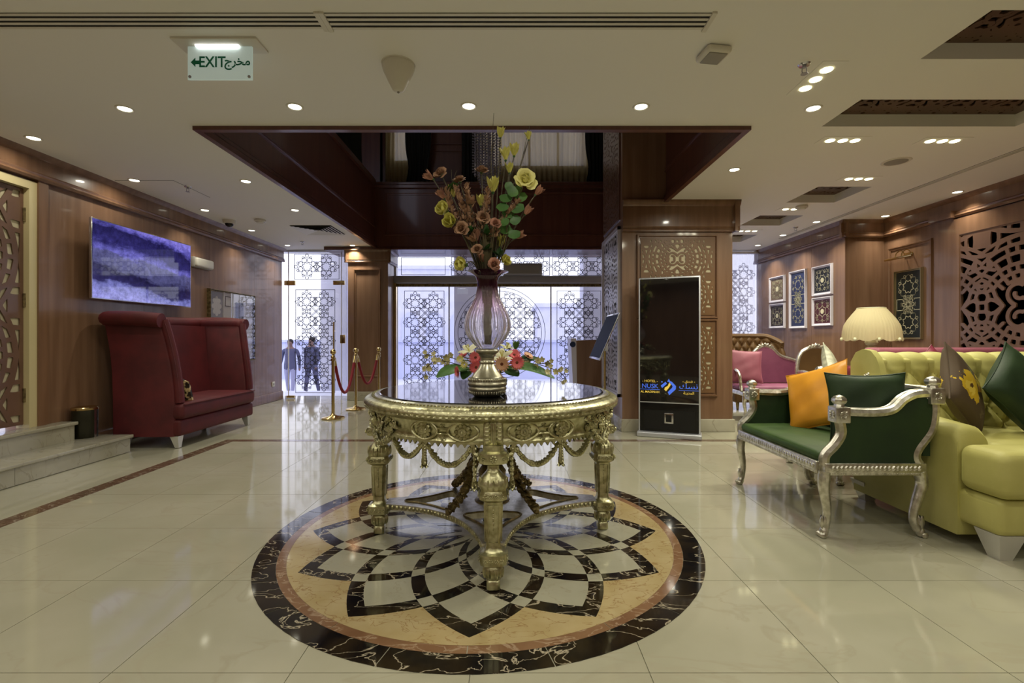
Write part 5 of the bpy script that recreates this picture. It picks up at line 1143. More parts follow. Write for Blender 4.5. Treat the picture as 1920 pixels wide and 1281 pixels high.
# --- people outside
def person(label, x, y, rz, h, m_top, m_leg, stride):
    t = thing('person', label, 'person', (x, y, -.55), rz); k = h / 1.75
    J = {'pelvis': (0, 0, .95), 'chest': (0, -.02, 1.28), 'neck': (0, -.01, 1.48), 'head': (0, -.03, 1.62), 'top': (0, -.02, 1.72)}
    V = [(0, 0, .95), (0, -.01, 1.12), (0, -.015, 1.30), (0, -.01, 1.43), (0, -.02, 1.52), (0, -.03, 1.62), (0, -.02, 1.70)]; E = [(i, i + 1) for i in range(6)]; Rr = [(.17, .12), (.16, .11), (.18, .12), (.13, .085), (.06, .06), (.082, .095), (.06, .075)]
    for s_ in (-1, 1):
        o = len(V); f = s_ * stride; V += [(s_ * .10, 0, .88), (s_ * .11, -f * .10, .48), (s_ * .11, -f * .22 + .02, .09), (s_ * .12, -f * .22 - .13, .04)]; Rr += [(.095, .1), (.062, .065), (.045, .05), (.04, .03)]; E += [(0, o), (o, o + 1), (o + 1, o + 2), (o + 2, o + 3)]
        o = len(V); V += [(s_ * .20, -.01, 1.40), (s_ * .25, .02 + f * .05, 1.12), (s_ * .25, -.06 + f * .12, .88), (s_ * .25, -.08 + f * .13, .78)]; Rr += [(.062, .062), (.048, .048), (.036, .036), (.04, .025)]; E += [(3, o), (o, o + 1), (o + 1, o + 2), (o + 2, o + 3)]
    me = bpy.data.meshes.new('body'); me.from_pydata([tuple(c * k for c in v) for v in V], E, []); o = bpy.data.objects.new('body', me); COL.objects.link(o)
    md = o.modifiers.new('s', 'SKIN'); md.use_smooth_shade = True; sd = me.skin_vertices[0].data
    for i, r_ in enumerate(Rr): sd[i].radius = (r_[0] * k, r_[1] * k); sd[i].use_root = i == 0
    o.modifiers.new('u', 'SUBSURF').levels = 2; bpy.context.view_layer.update(); nm = bpy.data.meshes.new_from_object(o.evaluated_get(bpy.context.evaluated_depsgraph_get())); bpy.data.objects.remove(o); nm.name = 'body'; nm.materials.clear()
    for q in (m_top, m_leg, 'skin', 'black'): nm.materials.append(MATS[q])
    for p in nm.polygons: z = p.center.z / k; p.material_index = 2 if z > 1.47 or (abs(p.center.x) > .19 * k and z < .86) else (0 if z > .84 else (1 if z > .09 else 3))
    link('body', nm, t); MB().ell((0, .008 * k, 1.665 * k), .088 * k, .10 * k, .095 * k, 12, 8).build('hair', 'hair', t); MB().ell((0, -.125 * k, 1.60 * k), .013 * k, .02 * k, .02 * k, 6, 4).build('nose', 'skin', t)
person('person in a dark jacket and pale trousers walking outside the side door', -6.28, 13.6, R(8), 1.64, 'cloth_dark', 'trousers', .9); person('person in dark clothing walking outside beside a companion', -5.80, 13.9, R(-12), 1.70, 'cloth_dark', 'cloth_dark', -.8)

# ================================================================ LOUNGE
def paw_leg(pts, rad, foot, d):
    """cabriole leg with a clawed foot; pts = centre line from the rail down, d = direction the toes point"""
    m = MB(); C = bez(pts, 5); n = len(C) - 1; rr = [np.interp(i / n, np.linspace(0, 1, len(rad)), rad) for i in range(n + 1)]; m.tube(C, rr, 8)
    f = Vector(foot); d = Vector(d).normalized(); s_ = Vector((-d.y, d.x, 0))
    for k in (-1.5, -.5, .5, 1.5): m.ell((0, 0, 0), .021, .0105, .017, 7, 5, T(*(f + s_ * k * .013 + d * .012 + Vector((0, 0, .015)))) @ RZ(math.atan2(d.y, d.x)))
    m.ell(f + Vector((0, 0, .03)), .024, .024, .03, 8, 6)
    for k in range(5): leafr(m, T(*(f + Vector((0, 0, .05)))) @ RZ(k * 1.257) @ T(0, -.017, 0), .07, .013, .05)
    for k in range(3): leafr(m, T(*C[1]) @ RZ(math.atan2(d.y, d.x) + PI / 2 + (k - 1) * .7) @ T(0, -rr[1] * .95, -.075), .09, .016, .05)
    return m
# --- green bench; local x = depth away from the hall (world +X), local y along (world +Y)
bc = thing('carved_bench', 'silver carved bench upholstered in dark green velvet', 'bench', (1.765, 2.70, .001)); BL = .98
for k, (y, far) in enumerate(((0, 0), (BL, 1))):
    yy = y
    fl = paw_leg([(-.005, yy, .37), (-.012, yy, .28), (.005, yy, .16), (.0, yy, .07), (-.01, yy, .04)], [.034, .03, .023, .02, .022], (-.012, yy, .0), (-1, 0, 0)); fl.build('leg', 'silver', bc, 50)
    bl = paw_leg([(.525, yy, .37), (.54, yy, .30), (.505, yy, .19), (.49, yy, .10), (.515, yy, .04)], [.034, .03, .024, .021, .022], (.53, yy, .0), (1, 0, 0)); bl.build('leg', 'silver', bc, 50)
    # arm frame: front support, top rail with a ramp, rear post
    sup = bez([(-.01, yy, .40), (-.005, yy, .46), (.05, yy, .52), (.085, yy, .585), (.075, yy, .66)], 6); MB().tube(sup, .026, 8, squash=1.1).build('arm_support', 'silver', bc)
    top_ = bez([(.10, yy, .705), (.25, yy, .70), (.36, yy, .715), (.43, yy, .775), (.50, yy, .805), (.60, yy, .808)], 5)
    for dy, r_ in ((-.014, .020), (.014, .020)): MB().tube([(x, y_ + dy, z) for x, y_, z in top_], r_, 7, squash=1.2).build('arm_rail', 'silver', bc)
    MB().tube([(x, y_, z + .018) for x, y_, z in top_], .010, 6).build('arm_bead', 'silver', bc)
    rear = bez([(.60, yy, .79), (.605, yy, .70), (.585, yy, .60), (.515, yy, .50), (.50, yy, .45), (.525, yy, .40)], 6); MB().tube(rear, .026, 8, squash=1.1).build('rear_post', 'silver', bc)
    for x, z in ((.075, .69), (.60, .795)):
        m = MB().rbox(x - .04, x + .04, yy - .04, yy + .04, z - .045, z + .045, .006)
        for a in (0, PI): flower(m, T(x, yy, z) @ RZ(a) @ T(0, -.04, 0), .026, 8, 1)
        flower(m, T(x, yy, z) @ RZ(-PI / 2) @ T(0, -.04, 0), .026, 8, 1); m.build('corner_block', 'silver', bc)
        m = MB().lathe([(0, 0), (.026, 0), (.022, .012), (.03, .018), (.036, .03), (.034, .045), (.022, .058), (.006, .064), (0, .064)], 14, T(x, yy, z + .045), lambda a, z_: 1 + .08 * math.cos(7 * a)); m.build('finial', 'silver', bc)
    # padded arm panel
    out_ = [(x, z) for x, _, z in sup] + [(x, z) for x, _, z in top_] + [(x, z) for x, _, z in rear]
    m = MB(); m.prism(out_, -.018, .018, T(0, yy, 0) @ RX(R(90)) @ S(1, 1, 1)); me = m.mesh('arm_panel', 'deep_green_velvet', 30); fix_normals(me); link('arm_panel', me, bc)
    # side rail
    m = MB().rbox(-.02, .545, yy - .028, yy + .028, .352, .42, .005)
    for s_ in (-1, 1):
        for i in range(21): m.ell((0, 0, 0), .0125, .007, .017, 6, 4, T(.025 + i * .024, yy + s_ * .029, .392) @ RY(R(25)))
        for i in range(40): m.ell((.02 + i * .0125, yy + s_ * .029, .362), .005, .004, .005, 5, 3)
    m.build('side_rail', 'silver', bc)
for x in (-.015, .545):
    m = MB().rbox(x - .026, x + .026, .02, BL - .02, .352, .42, .005)
    for i in range(34): m.ell((0, 0, 0), .007, .0135, .017, 6, 4, T(x - .027 if x < 0 else x + .027, .05 + i * .0265, .392) @ RX(R(25)))
    for i in range(72): m.ell((x - .027 if x < 0 else x + .027, .03 + i * .0128, .362), .004, .005, .005, 5, 3)
    m.build('front_rail' if x < 0 else 'rear_rail', 'silver', bc)
MB().rbox(-.03, .55, .03, BL - .03, .415, .475, .03, 4, puff=.015).build('seat', 'green_velvet', bc)
br = bez([(.605, 0, .825), (.61, BL * .25, .825), (.61, BL * .5, .845), (.61, BL * .75, .825), (.605, BL, .825)], 6); MB().tube(br, .020, 8).build('back_rail', 'silver', bc)
m = MB(); m.prism([(0.02, .45), (BL - .02, .45), (BL - .02, .815), (.02, .815)], -.02, .02, T(.585, 0, 0) @ RZ(R(90)) @ RX(R(90)) @ S(1, 1, 1)); me = m.mesh('back_panel', 'deep_green_velvet', 30); fix_normals(me); link('back_panel', me, bc)
m = MB()
for k in range(5): leafr(m, T(.60, BL * .5 + (k - 2) * .02, .84) @ RZ(-PI / 2) @ RY((k - 2) * .5), .05, .014)
flower(m, T(.59, BL * .5, .862) @ RZ(-PI / 2), .022, 7, 2); m.build('crest', 'silver', bc)
pillow('orange satin cushion leaning on the green bench', .46, .46, .14, 'orange_satin', T(2.165, 3.40, .70) @ RZ(R(-70)) @ RX(R(70)) @ RZ(R(20)), wr=.004)
pillow('dark green velvet cushion propped inside the near arm of the green bench', .48, .44, .14, 'deep_green_velvet', T(2.10, 2.835, .695) @ RX(R(84)) @ RZ(R(0)), wr=.004, seed=4)
# --- tufted lime sofa
so_ = thing('tufted_sofa', 'pale lime green velvet sofa with a deep buttoned back', 'sofa', (2.41, 2.37, 0)); SW = 1.95
MB().rbox(.0, SW, .0, 1.0, .13, .315, .035, 4).build('seat_base', 'lime_velvet', so_)
MB().rbox(-.015, .72, -.035, .22, .318, .555, .055, 5, puff=.004).build('cushion_front', 'lime_velvet', so_); MB().rbox(.16, .72, .10, .80, .318, .553, .05, 5, puff=.012).build('seat_cushion', 'lime_velvet', so_)
MB().rbox(.725, SW - .2, -.035, .80, .318, .555, .055, 5, puff=.02).build('seat_cushion', 'lime_velvet', so_)
for s_, x0 in ((1, -.01), (-1, SW - .16)):
    rings = []
    for i, (yy, h) in enumerate(((.215, .50), (.22, .61), (.25, .645), (.50, .665), (.75, .70), (1.0, .80))):
        P = []
        for k in range(13):
            a = PI * k / 12; P.append((x0 + .085 + .085 * math.cos(a), yy, h - .08 + .08 * math.sin(a) ** .8))
        rings.append([(x0 + .17, yy, .06 + .02 * (i == 0))] + P + [(x0, yy, .06 + .02 * (i == 0))])
    me = MB().loft(rings).mesh('arm', 'lime_velvet', 50); fix_normals(me); link('arm', me, so_)
A_, B_ = .156, .11
def tuft(u, v):
    """buttoned back: diamonds below the top row of buttons, straight pleats above, rolled over the top"""
    x = .02 + (SW - .04) * u; s_ = .66 * v; z0 = .50; ln = .44                   # s_ = way along the profile
    if s_ < ln: z, y, ny, nz = z0 + s_, .70 + .14 * s_ / .52, -1., 0.
    else:
        a = (s_ - ln) / .22 * R(165); z, y = z0 + ln + .07 * math.sin(a), .70 + .118 + .09 * (1 - math.cos(a)); ny, nz = -math.cos(a), math.sin(a)
    p, q = (x - .05) / A_, (z0 + s_ - .91) / B_
    d = abs(p - round(p)) * 1.2 if q > 0 else min(abs((p + q * .5) - round(p + q * .5)), abs((p - q * .5) - round(p - q * .5)))
    b = .040 * (1 - math.exp(-d / .16)) * (1 if q < 0 else max(0., 1 - q * .42)); hole = .014 * math.exp(-((p - round(p)) ** 2 + (q * .7) ** 2) / .02)
    return (x, y + ny * (b - hole), z + nz * (b - hole))
m = MB().grid(tuft, 170, 60, None, True); m.build('tufted_back', 'lime_velvet', so_, 180)
MB().rbox(.0, SW, .80, 1.04, .12, .985, .03, 3).build('back_body', 'lime_velvet', so_)
for x in (-.005, SW - .035):
    me = MB().prism([(.66, .45), (.66, .5), (.775, .94), (.80, .99), (.85, 1.035), (.92, 1.045), (.99, 1.02), (1.04, .95), (1.04, .45)], x, x + .04, RZ(R(90)) @ RX(R(90))).mesh('back_end', 'lime_velvet', 30); fix_normals(me); link('back_end', me, so_)
for j, z in enumerate((.91, .80, .69)):
    for i in range(1 + 0, 12):
        x = .05 + A_ * (i + (.0 if j % 2 == 0 else .5)); p = tuft((x - .02) / (SW - .04), (z - .50) / .66)
        if x < SW - .05: MB().ell((p[0], p[1] - .006, p[2]), .011, .007, .011, 8, 5).build('button', 'lime_velvet', so_)
for x, y in ((.075, .075), (SW - .075, .075), (.05, .96), (SW - .05, .96)):
    MB().loft([[(x + a * q, y + b * q, z) for a, b in ((-1, -1), (1, -1), (1, 1), (-1, 1))] for q, z in ((.032, 0), (.068, .135))]).build('leg', 'pale_silver', so_, 20)
def floral():
    m = bpy.data.materials.new('floral_print'); m.use_nodes = True; nt = m.node_tree; N = nt.nodes.new; L = nt.links.new; b = nt.nodes['Principled BSDF']; b.inputs['Roughness'].default_value = .7
    tc = N('ShaderNodeTexCoord'); wn = N('ShaderNodeTexNoise'); wn.inputs['Scale'].default_value = 24; wn.inputs['Detail'].default_value = 4; L(tc.outputs['Object'], wn.inputs['Vector'])
    cur = None; prev = (82, 66, 48)
    for cx, cy, r, c in ((-.03, .075, .105, (214, 178, 40)), (.085, -.09, .095, (206, 180, 52)), (-.045, .085, .055, (232, 204, 80)), (.075, -.08, .05, (226, 206, 90)), (-.03, .07, .025, (90, 60, 20)), (.085, -.09, .022, (70, 60, 20)), (.10, .06, .035, (110, 118, 64)), (.02, -.04, .03, (190, 140, 60)), (.15, -.02, .035, (176, 70, 50)), (-.12, -.09, .04, (104, 90, 66)), (.02, .15, .022, (120, 124, 80)), (.13, -.16, .03, (180, 72, 54)), (-.06, -.02, .018, (200, 196, 180))):
        v = N('ShaderNodeVectorMath'); v.operation = 'DISTANCE'; v.inputs[1].default_value = (cx, cy, 0); sc = N('ShaderNodeVectorMath'); sc.operation = 'MULTIPLY'; sc.inputs[1].default_value = (1, 1, 0); L(tc.outputs['Object'], sc.inputs[0]); L(sc.outputs[0], v.inputs[0])
        ma = N('ShaderNodeMath'); ma.operation = 'MULTIPLY_ADD'; ma.inputs[1].default_value = .13; L(wn.outputs[0], ma.inputs[0]); L(v.outputs['Value'], ma.inputs[2])
        lt_ = N('ShaderNodeMath'); lt_.operation = 'LESS_THAN'; lt_.inputs[1].default_value = r + .052; L(ma.outputs[0], lt_.inputs[0]); mx = N('ShaderNodeMix'); mx.data_type = 'RGBA'; L(lt_.outputs[0], mx.inputs[0]); mx.inputs[7].default_value = lin(c)
        if cur is None: mx.inputs[6].default_value = lin(prev)
        else: L(cur, mx.inputs[6])
        cur = mx.outputs[2]
    L(cur, b.inputs['Base Color']); MATS['floral_print'] = m
floral()
pillow('brown cushion printed with yellow flowers on the lime sofa', .43, .43, .15, 'floral_print', T(2.745, 2.93, .80) @ RZ(R(36)) @ RX(R(76)) @ RZ(R(50)), wr=.003, seed=2)
pillow('dark green satin cushion leaning on the buttoned back of the lime sofa', .44, .44, .17, 'deep_green_velvet', T(3.08, 2.90, .80) @ RZ(R(14)) @ RX(R(72)) @ RZ(R(40)), wr=.005, seed=6)
# --- small settee behind the bench that carries two more cushions
def settee_seat(name, label, loc, rz, w, d, fab, back=.0):
    t = thing(name, label, 'settee', loc, rz)
    for x in (-w / 2 + .04, w / 2 - .04):
        for y in (.04, d - .04): paw_leg([(x, y, .36), (x * 1.02, y, .26), (x * .99, y, .12), (x, y, .04)], [.03, .026, .018, .02], (x, y, 0), (0, -1 if y < d / 2 else 1, 0)).build('leg', 'silver', t, 50)
    MB().rbox(-w / 2, w / 2, 0, d, .34, .40, .012).build('seat_rail', 'silver', t); MB().rbox(-w / 2 + .02, w / 2 - .02, .015, d - .02, .395, .47, .035, 4, puff=.012).build('seat', fab, t); return t
ss = settee_seat('low_settee', 'low mauve velvet settee hidden behind the lime sofa', (2.98, 3.62, .001), 0, 1.05, .72, 'mauve_velvet')
MB().rbox(.38, .50, .1, .68, .44, .66, .05, 4).build('arm', 'mauve_velvet', ss); MB().rbox(-.46, .5, .60, .70, .44, .80, .04, 4).build('backrest', 'mauve_velvet', ss)
mat('silver_damask', (186, 184, 160), .5, col2=(150, 150, 130), scale=26)
pillow('pale patterned cushion with pointed corner behind the green bench', .46, .46, .13, 'silver_damask', T(2.60, 3.86, .775) @ RZ(R(52)) @ RX(R(74)) @ RZ(R(34)))
pillow('maroon satin cushion beside the pale patterned one', .40, .42, .13, 'maroon_satin', T(2.70, 3.70, .72) @ RZ(R(34)) @ RX(R(80)) @ RZ(R(4)), seed=9)
# --- pink sofa behind
ps = thing('pink_sofa', 'long dusty pink sofa behind the lime sofa', 'sofa', (3.55, 4.05, 0)); MB().rbox(0, 1.55, 0, .82, .12, .40, .04, 4).build('seat_base', 'pink_velvet', ps); MB().rbox(.12, 1.43, .0, .66, .402, .50, .04, 4, puff=.015).build('seat_cushion', 'pink_velvet', ps)
MB().rbox(.0, 1.55, .62, .84, .40, 1.025, .05, 4).build('backrest', 'pink_velvet', ps)
for x in (.0, 1.43): MB().rbox(x, x + .12, .0, .7, .40, .66, .05, 4).build('arm', 'pink_velvet', ps)
for x in (.08, 1.47):
    for y in (.08, .74): MB().loft([[(x + a * q, y + b * q, z) for a, b in ((-1, -1), (1, -1), (1, 1), (-1, 1))] for q, z in ((.025, 0), (.045, .125))]).build('leg', 'pale_silver', ps, 20)
pillow('pink cushion peeping over the back of the long pink sofa', .42, .42, .13, 'maroon_satin', T(4.02, 4.58, .765) @ RX(R(80)) @ RZ(R(40)), seed=12)
# --- oval-backed chair, pink settee, buttoned armchair
def carved_chair(name, label, loc, rz, w, fab, crest_h=1.0, wide=False):
    t = settee_seat(name, label, loc, rz, w, .55, fab); t['category'] = 'settee' if wide else 'chair'
    hw = w / 2
    if wide: pr = [(-hw, .48), (-hw - .02, .70), (-hw + .10, .82), (-hw + .30, .86), (-hw + .42, .97), (-hw + .52, 1.0), (-hw + .62, .97), (-hw + .74, .86), (-hw + .92, .80), (hw - .06, .74), (hw, .66), (hw - .01, .48)]
    else: pr = [(-hw * .75, .50), (-hw, .62), (-hw * .98, .78), (-hw * .78, .92), (-hw * .35, .985), (0, 1.0), (hw * .35, .985), (hw * .78, .92), (hw * .98, .78), (hw, .62), (hw * .75, .50)]
    C = bez([(x, .52 + .05 * (z - .5), z) for x, z in pr], 6); MB().tube(C, .026, 8).build('back_frame', 'silver', t); MB().tube([(x, y - .022, z) for x, y, z in C], .009, 5).build('frame_bead', 'silver', t)
    m = MB(); m.prism([(x, z) for x, y, z in C], -.03, .02, T(0, .545, 0) @ RX(R(90))); me = m.mesh('backrest', fab, 40); fix_normals(me); link('backrest', me, t)
    cx = -hw + .52 if wide else 0; m = MB()
    for k in range(7): leafr(m, T(cx + (k - 3) * .022, .53, .995 - abs(k - 3) * .006) @ RY((k - 3) * .42), .06, .016)
    flower(m, T(cx, .52, 1.02), .032, 7, 2); flower(m, T(cx - .07, .52, 1.0), .022, 6, 1); flower(m, T(cx + .07, .52, 1.0), .022, 6, 1); m.build('crest', 'silver', t)
    for s_ in (-1, 1):
        P = bez([(s_ * hw, .50, .68), (s_ * (hw + .02), .30, .69), (s_ * (hw + .03), .12, .67), (s_ * (hw + .02), .06, .60), (s_ * hw, .08, .50), (s_ * hw, .05, .40)], 5); MB().tube(P, .022, 7).build('arm', 'silver', t)
    return t
carved_chair('carved_armchair', 'silver carved armchair with an oval ochre back', (3.90, 5.72, .001), R(-6), .46, 'brown_velvet')
pk = carved_chair('carved_settee', 'mauve settee with a silver serpentine carved frame beside the column', (3.68, 6.38, .001), R(-4), 1.18, 'mauve_velvet', wide=True)
pillow('rose pink cushion standing on the silver framed mauve settee', .46, .46, .14, 'pink_velvet', T(3.235, 6.66, .73) @ RZ(R(-6)) @ RX(R(76)) @ RZ(R(-4)), seed=3)
ba = thing('buttoned_armchair', 'brown buttoned armchair with a tall curved back near the sheer curtain', 'armchair', (3.92, 7.45, 0)); hw = .50
def tub(u, v):
    x = -hw + 2 * hw * u; z = .42 + .73 * v * (1 - .0 * u); p, q = x / .13, (z - .2) / .11; d = min(abs((p + q * .5) - round(p + q * .5)), abs((p - q * .5) - round(p - q * .5))); top = .73 * (1 - .16 * max(0, abs(x) / hw - .55) ** 2 / .2); z = .42 + top * v
    return (x, .55 - .05 * (1 - math.exp(-d / .14)) + .10 * v - .22 * (abs(x) / hw) ** 3, z)
MB().grid(tub, 70, 50, None, True).build('tufted_back', 'brown_velvet', ba, 180)
C = [tub(0, v) for v in np.linspace(0, 1, 8)] + [tub(u, 1) for u in np.linspace(0, 1, 24)][1:] + [tub(1, v) for v in np.linspace(1, 0, 8)][1:]; MB().tube([(x, y + .03, z) for x, y, z in C], .045, 8).build('back_border', 'brown_velvet', ba)
m = MB(); m.prism([(x, z) for x, y, z in C], -.05, .05, T(0, .66, 0) @ RX(R(90))); me = m.mesh('back_shell', 'brown_velvet', 40); fix_normals(me); link('back_shell', me, ba)
MB().rbox(-hw + .02, hw - .02, -.05, .62, .12, .40, .04, 4).build('seat_base', 'brown_velvet', ba); MB().rbox(-hw + .09, hw - .09, -.07, .5, .402, .52, .05, 4, puff=.015).build('seat_cushion', 'brown_velvet', ba)
for x in (-hw + .02, hw - .10): MB().rbox(x, x + .08, -.02, .5, .38, .64, .035, 4).build('arm', 'brown_velvet', ba)
for x in (-hw + .08, hw - .08):
    for y in (.0, .56): MB().lathe([(0, 0), (.016, 0), (.028, .12), (0, .12)], 10, T(x, y, 0)).build('leg', 'bronze', ba)
# --- lamp on its little table
sd = thing('side_table', 'round silver side table under the fringed lamp', 'side table', (3.93, 5.25, .001)); MB().lathe([(0, .66), (.24, .66), (.26, .67), (.26, .69), (.24, .70), (0, .70)], 28).build('table_top', 'silver', sd); MB().lathe([(.03, .04), (.05, .1), (.025, .2), (.04, .4), (.025, .5), (.05, .66), (0, .66)], 16).build('stem', 'silver', sd)
for k in range(3): MB().tube([Vector(RZ(k * 2.094) @ Vector(p)) for p in bez([(0, 0, .12), (.12, 0, .09), (.2, 0, .02)], 5)], .018, 7).build('leg', 'silver', sd)
lm = thing('table_lamp', 'cream table lamp with a scalloped satin shade and beaded stem', 'lamp', (3.93, 5.25, .7015)); mat('ceramic', (206, 200, 182), .3, col2=(186, 178, 156), scale=40, bump=.3, bscale=60)
MB().lathe([(0, 0), (.09, 0), (.095, .015), (.06, .03), (.03, .045), (.022, .06), (0, .06)], 24).build('foot', 'ceramic', lm)
for k, z in enumerate((.11, .20, .29, .37)): MB().lathe([(0, -.045), (.02, -.042), (.05, -.025), (.062, 0), (.05, .025), (.02, .042), (0, .045)], 24, T(0, 0, z), lambda a, z_: 1 + .02 * math.cos(16 * a)).build('bead', 'ceramic', lm)
MB().tube([(0, 0, .40), (0, 0, .62)], .010, 8).build('stem', 'brass', lm)
scal = lambda a, z: 1 + .035 * abs(math.cos(4 * a)) ** .6 * (1 - max(0, (z - .42) / .34)) + .008 * math.cos(48 * a)
prof = [(.262, .425), (.262, .44), (.258, .50), (.245, .56), (.215, .62), (.175, .68), (.135, .735), (.128, .745)]
def shade():
    m = MB(); n = 192; v = []; 
    for i, (r, z) in enumerate(prof):
        for k in range(n):
            a = 2 * PI * k / n; q = r * scal(a, z); zz = z - (.040 * abs(math.cos(4 * a)) * (1 - i / 3) if i < 3 else 0) + .018 * (i == 0) * 0; v.append((q * math.cos(a), q * math.sin(a), zz))
    m.add(v, [(i * n + k, i * n + (k + 1) % n, (i + 1) * n + (k + 1) % n, (i + 1) * n + k) for i in range(len(prof) - 1) for k in range(n)]); return m
shade().build('shade', 'lampshade', lm, 60); MB().tube([(.128 * math.cos(a), .128 * math.sin(a), .745) for a in np.linspace(0, 2 * PI, 33)[:-1]], .006, 6, True).build('top_trim', 'lily_white', lm)
for k in range(8): a = PI / 8 + k * PI / 4; MB().ell((.275 * math.cos(a), .275 * math.sin(a), .405), .016, .016, .02, 8, 6).build('tassel', 'lily_white', lm)
MB().ell((0, 0, .60), .03, .03, .04, 10, 8).build('bulb_globe', 'white_plastic', lm)
# --- framed arabesques
def arabesque(mb_w, w, h, style, seed):
    """white filigree of a framed panel, flat in local y/z"""
    e = Etch(.007)
    def heart(cx, cz, a, s_):
        for sg in (-1, 1):
            P = []
            for i in range(15):
                t = i / 14; r = s_ * (.30 + .75 * math.sin(PI * t) ** 1.0) ; ang = sg * (t * 2.1 - .15) * (1 - .35 * t); P.append((cx + math.cos(a + ang * .8) * s_ * (t * 1.5) * (1 if t < .75 else (1.75 - t)), cz + math.sin(a + ang * .8) * s_ * (t * 1.5) * (1 if t < .75 else (1.75 - t))))
            e.line(P)
        e.circ((cx + math.cos(a) * s_ * .75, cz + math.sin(a) * s_ * .75), s_ * .24, 8)
        e.line([(cx + math.cos(a) * s_ * .2, cz + math.sin(a) * s_ * .2), (cx + math.cos(a) * s_ * .5, cz + math.sin(a) * s_ * .5)])
    def star(cx, cz, s_, n=8):
        for k in range(n): heart(cx + math.cos(2 * PI * (k + .5) / n) * s_ * .5, cz + math.sin(2 * PI * (k + .5) / n) * s_ * .5, 2 * PI * (k + .5) / n, s_ * .36)
        e.line([(cx + s_ * (.48 if k % 2 else .34) * math.cos(PI * k / n), cz + s_ * (.48 if k % 2 else .34) * math.sin(PI * k / n)) for k in range(2 * n)], True)
    if style == 'tall':
        star(0, h * .27, w * .5); star(0, -h * .27, w * .5); e.rect(-w * .48, w * .48, -h * .085, h * .085)
        for k in range(8): heart(0, 0, k * PI / 4, w * .26)
    else:
        star(0, 0, w * .5, seed)
        if seed == 10: star(0, 0, w * .28, 8)
        for sx in (-1, 1):
            for sz in (-1, 1): heart(sx * w * .40, sz * h * .40, math.atan2(-sz, -sx), w * .13)
    return e.mb
def picture(label, X, y0, y1, z0, z1, cm, lm_, style, seed, fm, fw=.04):
    t = thing('framed_picture', label, 'picture', (X, (y0 + y1) / 2, (z0 + z1) / 2), 0, 'framed arabesque pictures'); w, h = (y1 - y0), (z1 - z0)
    ring_frame('frame', 0, -w / 2, w / 2, -h / 2, h / 2, fw, .035, fm, t, -1); MB().box(-.012, -.004, -w / 2 + fw * .8, w / 2 - fw * .8, -h / 2 + fw * .8, h / 2 - fw * .8).build('panel', cm, t, 0)
    mb = arabesque(None, w - 2 * fw, h - 2 * fw, style, seed); o = mb.build('filigree', lm_, t, 0); o.rotation_euler = (0, 0, R(-90)); o.location = (-.0135, 0, 0); o['kind'] = 'stuff'
    c = MB(); 
    if style != 'tall': c.lathe([(0, 0), (w * .085, 0), (w * .085, .002), (0, .002)], 10, T(-.0155, 0, 0) @ RY(PI / 2)); c.build('centre_disc', lm_, t, 0)
    return t
mat('pic_black', (24, 24, 24), .4); mat('pic_blue', (40, 48, 84), .4); mat('pic_teal', (30, 36, 34), .4); mat('pic_maroon', (70, 20, 20), .4); mat('pic_brown', (48, 34, 26), .4); mat('pic_tan', (110, 90, 72), .4); mat('ivory_ink', (206, 200, 168), .5); mat('gold_frame', (160, 146, 112), .3, .8)
mat('frame_white', (216, 212, 222), .3)
XP = XR2 - .001
picture('small tan arabesque in a white frame next to the sheer curtain, upper', XP, 8.155, 8.63, 1.745, 2.20, 'pic_tan', 'ivory_ink', 'sq', 10, 'frame_white'); picture('small dark brown arabesque in a white frame next to the sheer curtain, lower', XP, 8.155, 8.63, 1.29, 1.725, 'pic_brown', 'ivory_ink', 'sq', 8, 'frame_white')
picture('tall blue arabesque in a white frame between the small ones', XP, 7.56, 8.01, 1.275, 2.22, 'pic_blue', 'ivory_ink', 'tall', 8, 'frame_white'); picture('black and ivory arabesque in a white frame beside the wall corner', XP, 6.945, 7.40, 1.76, 2.21, 'pic_black', 'ivory_ink', 'sq', 8, 'frame_white')
picture('dark maroon arabesque in a white frame beside the wall corner', XP, 6.945, 7.40, 1.30, 1.737, 'pic_maroon', 'ivory_ink', 'sq', 6, 'frame_white')
picture('tall black and ivory arabesque in a gilt frame under a picture light', XR - .004, 6.06, 6.50, 1.10, 2.02, 'pic_teal', 'ivory_ink', 'tall', 8, 'gold_frame', .028)
pl = thing('picture_light', 'slim brass picture light above the tall gilt framed panel', 'picture light', (XR, 6.29, 2.17)); MB().tube([(-.14, -.22, .0), (-.14, .22, .0)], .016, 10).build('tube_shade', 'brass', pl)
for y in (-.05, .05): MB().tube(bez([(0, y, .05), (-.06, y, .10), (-.12, y, .07), (-.14, y, .01)], 5), .006, 6).build('arm', 'brass', pl)
MB().rbox(-.015, 0, -.07, .07, .03, .07, .004).build('wall_plate', 'brass', pl)
# ================================================================ AROUND THE COLUMN
kz = thing('information_kiosk', 'tall black touch screen kiosk with hotel logo beside the column', 'kiosk', (1.778, 5.435, .001), math.atan2(-.24, .623)); KW = .667 / 2; KH = 1.81
MB().rbox(-KW - .012, KW + .012, -.10, .14, 0, .055, .012).build('base_plate', 'alu', kz); MB().rbox(-KW, KW, -.03, .05, .055, KH, .012).build('body', 'alu', kz)
MB().box(-KW + .018, KW - .018, -.0325, -.028, .395, KH - .018).build('screen_glass', 'black_glass', kz, 0); MB().box(-KW + .018, KW - .018, -.0325, -.028, .06, .382).build('lower_panel', 'black_gloss', kz, 0); MB().box(-KW + .06, KW - .06, -.036, -.032, .085, .30).build('hatch', 'black', kz, 0)
MB().rbox(-.05, .05, -.046, -.034, .155, .275, .006).build('card_slot', 'chrome', kz); MB().box(-.03, .03, -.049, -.045, .175, .255).build('slot_cover', 'black', kz, 0)
